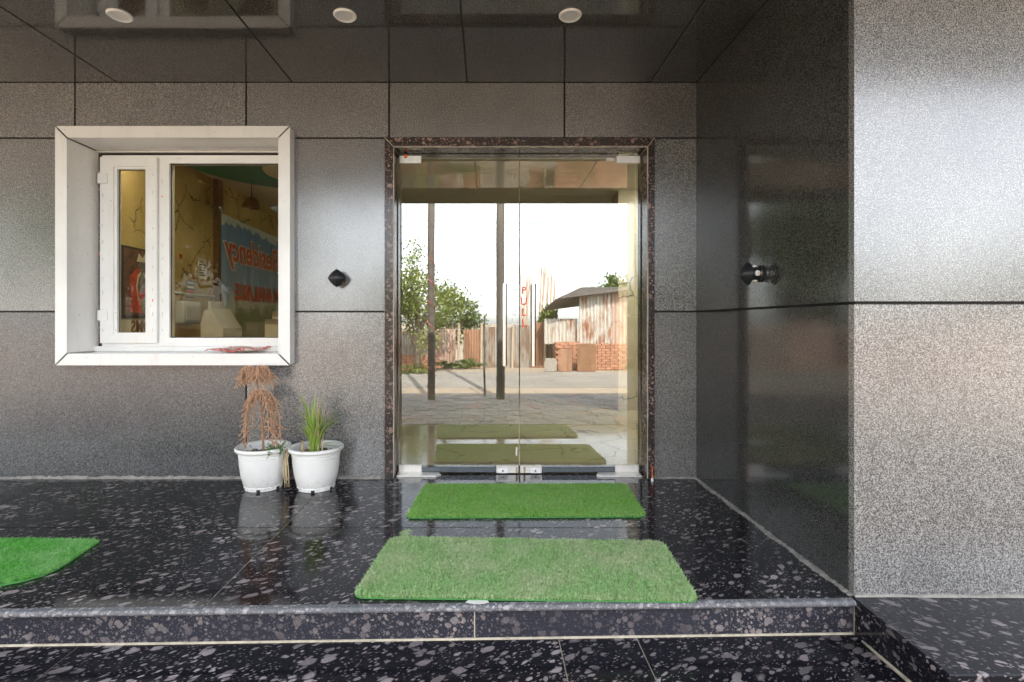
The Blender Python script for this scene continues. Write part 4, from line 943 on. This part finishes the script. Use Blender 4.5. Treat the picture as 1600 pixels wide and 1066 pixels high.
for a, b, h, m_ in sheets: corr('tin_sheet', a, b, YF0 + random.uniform(-.02, .02), GZ - .02, GZ + h, M[m_], fence, amp=.008)
for px in (655, 716, 751.5, 800, 851): bm = bmesh.new(); xx = S(px, D0); tube(bm, [(xx, YF0 + .06, GZ - .1), (xx + .02, YF0 + .06, SZ(505, D0))], .035, 7); bmobj('post', bm, M['stick'], fence)
# shed
D1 = 13.8; Y1 = SY(D1)
shed = thing('tin_shed', 'tall corrugated tin shed on a low brick wall across the road', 'shed', (S(960, D1), Y1, GZ))
for a, b, m_ in ((905, 931, 'tin'), (932, 955, 'tin'), (956, 981, 'tin_pink'), (982, 1010, 'tin')): corr('tin_sheet', S(a, D1), S(b, D1), Y1 - .03, SZ(537, D1), SZ(452, D1), M[m_], shed, .10, .018)
box('wall', S(868, D1), S(1010, D1), Y1 - .45, Y1 - .09, GZ - .02, SZ(535, D1), M['brick'], shed)
corr('side_sheet', S(852, D1), S(904, D1), Y1 - .25, SZ(538, D1), SZ(498, D1), M['tin'], shed, .10, .018)
v = [(S(850, D1), Y1 - .2, SZ(484, D1)), (S(866, D1), Y1 + .3, SZ(468, D1)), (S(905, D1), Y1 + .3, SZ(450, D1)), (S(1012, D1), Y1 + .2, SZ(450, D1)), (S(1012, D1), Y1 - 2.2, SZ(462, D1)), (S(900, D1), Y1 - 2.2, SZ(470, D1))]
v += [(a, b, c - .03) for a, b, c in v]; n = 6
meshobj('roof', v, [tuple(range(n)), tuple(range(2 * n - 1, n - 1, -1))] + [(k, (k + 1) % n, n + (k + 1) % n, n + k) for k in range(n)], M['roofsheet'], shed)
bk = None; bw_, bh_ = .225, .072
for j in range(int((SZ(536, D1) - GZ) / bh_)):
    for i in range(11):
        if bk is None: bm = bmesh.new(); bm_box(bm, -bw_ / 2 + .006, bw_ / 2 - .006, -.05, .05, .004, bh_ - .004, .004); o = bmobj('brick', bm, M['brick'], shed); bk = o.data
        else: o = link(bpy.data.objects.new('brick', bk), shed)
        o.matrix_parent_inverse = Matrix.Translation(-Vector(shed.location)); o.location = (S(868, D1) + .12 + i * bw_ + (bw_ / 2 if j % 2 else 0), Y1 - .07 + random.uniform(-.008, .008), GZ + j * bh_)
for a, b, py0, m_, lab in ((872, 894, 546, 'tin_rust', 'rusty orange tin sheet leaning on the shed wall'), (902, 931, 538, 'wood', 'tall brown rusted sheet standing against the shed wall'), (852, 870, 560, 'tin_grey', 'low grey tin sheet by the rusty sheets')):
    o = corr('loose_sheet', S(a, D1 - .4), S(b, D1 - .4), SY(D1 - .4), GZ, SZ(py0, D1 - .4), M[m_], None, .3, .006); tag(o, lab, 'sheet')
# stick bundle
sk = thing('stick_bundle', 'bundle of long bare sticks leaning upright behind the fence', 'sticks', (S(840, 15.6), SY(15.6), GZ))
for k, (px, top_, ln) in enumerate([(816 + i * 2.0, 412 + (i * 37) % 22, (i * 13) % 9 - 3) for i in range(8)] + [(838 + i * 2.2, 404 + (i * 29) % 14, 8 + (i * 7) % 7) for i in range(9)] + [(855, 409, 14), (862, 445, 6)]):
    D = 15.4 + .03 * k; bm = bmesh.new(); a = Vector((S(px, D), SY(D), GZ)); b = Vector((S(px + ln, D), SY(D) - .1, SZ(top_, D))); mid = a.lerp(b, .55) + Vector((random.gauss(0, .03), 0, 0)); tube(bm, [a, mid, b], [.035, .028, .012], 6); bmobj('stick', bm, M['stick'], sk)
# brick stub on the left
bs = thing('brick_wall', 'short ruined stretch of red brick wall beside the roadside tree', 'wall', (S(640, 13.6), SY(13.6), GZ)); bk2 = None
for j in range(6):
    for i in range(5):
        if bk2 is None: o = link(bpy.data.objects.new('brick', bk), bs); bk2 = 1
        else: o = link(bpy.data.objects.new('brick', bk), bs)
        o.location = (S(622, 13.6) + i * bw_ + (bw_ / 2 if j % 2 else 0), SY(13.6), GZ + j * bh_)
# poles
for px, D, r_, top_, lab in ((674, 8.42, .062, 6.5, 'dark weathered round post wound with thin red wire on the paving'), (782, 8.55, .072, 6.8, 'dark weathered utility post at the road edge'), (757, 8.9, .018, 1.2, 'thin short iron rod standing by the utility post')):
    t = thing('post', lab, 'post', (S(px, D), SY(D), GZ)); bm = bmesh.new(); tube(bm, [(S(px, D) + .006 * math.sin(k * 1.7), SY(D), GZ - .05 + (top_ - GZ) * k / 8) for k in range(9)], [r_ * (1 - .02 * k) for k in range(9)], 16); bmobj('shaft', bm, M['pole'], t, True)
    if px == 674:
        bm = bmesh.new(); tube(bm, [(S(px, D) + .066 * math.cos(k * .7), SY(D) + .066 * math.sin(k * .7), GZ + .05 + k * .04) for k in range(60)], .006, 4); bmobj('wire', bm, M['robe'], t)
# overhead wires
for k, (za, zb_) in enumerate(((5.9, 5.2), (5.6, 5.0))):
    bm = bmesh.new(); tube(bm, [(-14 + 2 * i, -17.0 - .1 * k, za + (zb_ - za) * i / 14 - .5 * math.sin(math.pi * i / 14)) for i in range(15)], .012, 5); o = bmobj('overhead_wire', bm, M['wire']); tag(o, ('upper' if k == 0 else 'lower') + ' overhead cable strung beyond the far side of the road', 'cable')

# trees
def leaves(center, rad, n, size, R, clumps=26, mat='leaf_a', flat=1.0):
    cs_ = R.normal(0, .48, (clumps, 3)); cs_ = cs_ / np.maximum(1, np.linalg.norm(cs_, axis=1))[:, None]
    idx = R.integers(0, clumps, n); P = cs_[idx] + R.normal(0, .15, (n, 3)); P = P * np.array(rad) + np.array(center)
    a = R.normal(0, 1, (n, 3)); a /= np.linalg.norm(a, axis=1)[:, None]; b = np.cross(a, R.normal(0, 1, (n, 3))); b /= np.linalg.norm(b, axis=1)[:, None]
    s = size * R.uniform(.6, 1.3, n)[:, None]
    V = np.stack([P - a * s, P + b * s * .45, P + a * s, P - b * s * .45], 1).reshape(-1, 3)
    me = bpy.data.meshes.new('crown'); me.vertices.add(len(V)); me.vertices.foreach_set('co', V.astype(np.float32).ravel())
    me.loops.add(4 * n); me.loops.foreach_set('vertex_index', np.arange(4 * n, dtype=np.int32)); me.polygons.add(n); me.polygons.foreach_set('loop_start', np.arange(0, 4 * n, 4, dtype=np.int32))
    me.update(calc_edges=True); me.validate(); me.materials.append(M[mat]); return me, P
def tree(x, y, base, h, rad, n, size, seed, mat, label, cat='tree', name='tree'):
    R = np.random.default_rng(seed); t = thing(name, label, cat, (x, y, base), 'trees and shrubs across the road'); c = (x, y, base + h - rad[2] * .8)
    me, P = leaves(c, rad, n, size, R, mat=mat); link(bpy.data.objects.new('crown', me), t)
    bm = bmesh.new(); tube(bm, [(x, y, base - .1), (x + .05, y, base + (h - rad[2]) * .6), (x, y, c[2])], [.09, .07, .03], 8)
    for k in range(9):
        q = Vector(P[R.integers(0, n)]); s = Vector((x, y, base + (h - rad[2]) * R.uniform(.4, 1.0))); tube(bm, [s, s.lerp(q, .5) + Vector((0, 0, .1)), q], [.035, .02, .006], 5)
    bmobj('trunk', bm, M['bark'], t, True); return t
tree(S(652, 12.9), SY(12.9), GZ, 2.75, (1.05, .9, 1.15), 7000, .05, 3, 'leaf_a', 'pale green feathery roadside tree with drooping branches')
tree(S(700, 14.2), SY(15.4), GZ, 2.1, (.9, .8, .9), 4500, .05, 4, 'leaf_b', 'dark green shrub behind the pinkish tin sheets', 'shrub', 'shrub')
tree(S(860, 15.2), SY(15.2), GZ, 1.75, (.35, .3, .35), 1400, .05, 5, 'leaf_a', 'small bright green bush beside the stick bundle', 'shrub', 'shrub')
tree(S(958, 24), SY(24), GZ, SZ(437, 24) - GZ, (1.1, 1.0, .8), 3500, .09, 6, 'leaf_b', 'round green tree crown rising behind the tin shed')
for k, (x, y, h, rx, m_, lab) in enumerate(((-14.5, -12.5, 8.5, 3.4, 'leaf_b', 'broad tall dark tree at the far end of the fence'), (-11.0, -12.2, 8.2, 3.0, 'leaf_b', 'tall dense tree with dark crown behind grey fence sheets'), (-7.2, -12.8, 4.6, 1.4, 'leaf_b', 'rounded dark green tree behind the fence next to the feathery tree'), (7.2, -13.0, 2.4, 1.5, 'leaf_a', 'low pale green tree beyond the shed'), (10.2, -14.5, 3.0, 1.7, 'leaf_b', 'dark tree behind the fence beyond the shed'), (14.0, -13.2, 2.6, 1.6, 'leaf_a', 'spreading pale tree far along the fence'), (18.5, -14.5, 4.0, 2.1, 'leaf_b', 'tall dark tree at the far right end of the road'))):
    tree(x, y, GZ, h, (rx, rx * .8, h * .42), 4500 if h < 4.5 else 14000, .08 if h < 4.5 else .15, 20 + k, m_, lab)
# roadside weeds
for k, (px, D, w_) in enumerate(((640, 12.9, .8), (700, 14.2, .9), (730, 14.2, .9), (1000, 13.3, .5))):
    R = np.random.default_rng(60 + k); me, P = leaves((S(px, D), SY(D), GZ + .10), (w_ * .7, .25, .14), 900, .035, R, 14, 'leaf_b' if k in (1, 2) else 'leaf_a')
    o = link(bpy.data.objects.new('weed_patch', me)); tag(o, ['dry leafy weeds at the foot of the feathery tree', 'dark green weeds along the pinkish tin sheets', 'dark green weeds below the rusty board', 'pale weeds at the brick end of the shed'][k], 'weeds', kind='stuff')
fb = thing('far_house', 'faded red house far behind the tin shed', 'house', (S(1010, 30), SY(30), GZ)); box('wall', S(986, 30), S(1060, 30), SY(34), SY(30), GZ, SZ(446, 30), M['farwall'], fb); box('roof', S(984, 30), S(1062, 30), SY(34.2), SY(29.8), SZ(446, 30) + .002, SZ(443, 30), M['roofsheet'], fb); box('window', S(992, 30), S(1000, 30), SY(30) + .001, SY(30) + .03, SZ(470, 30), SZ(455, 30), M['darkbox'], fb)
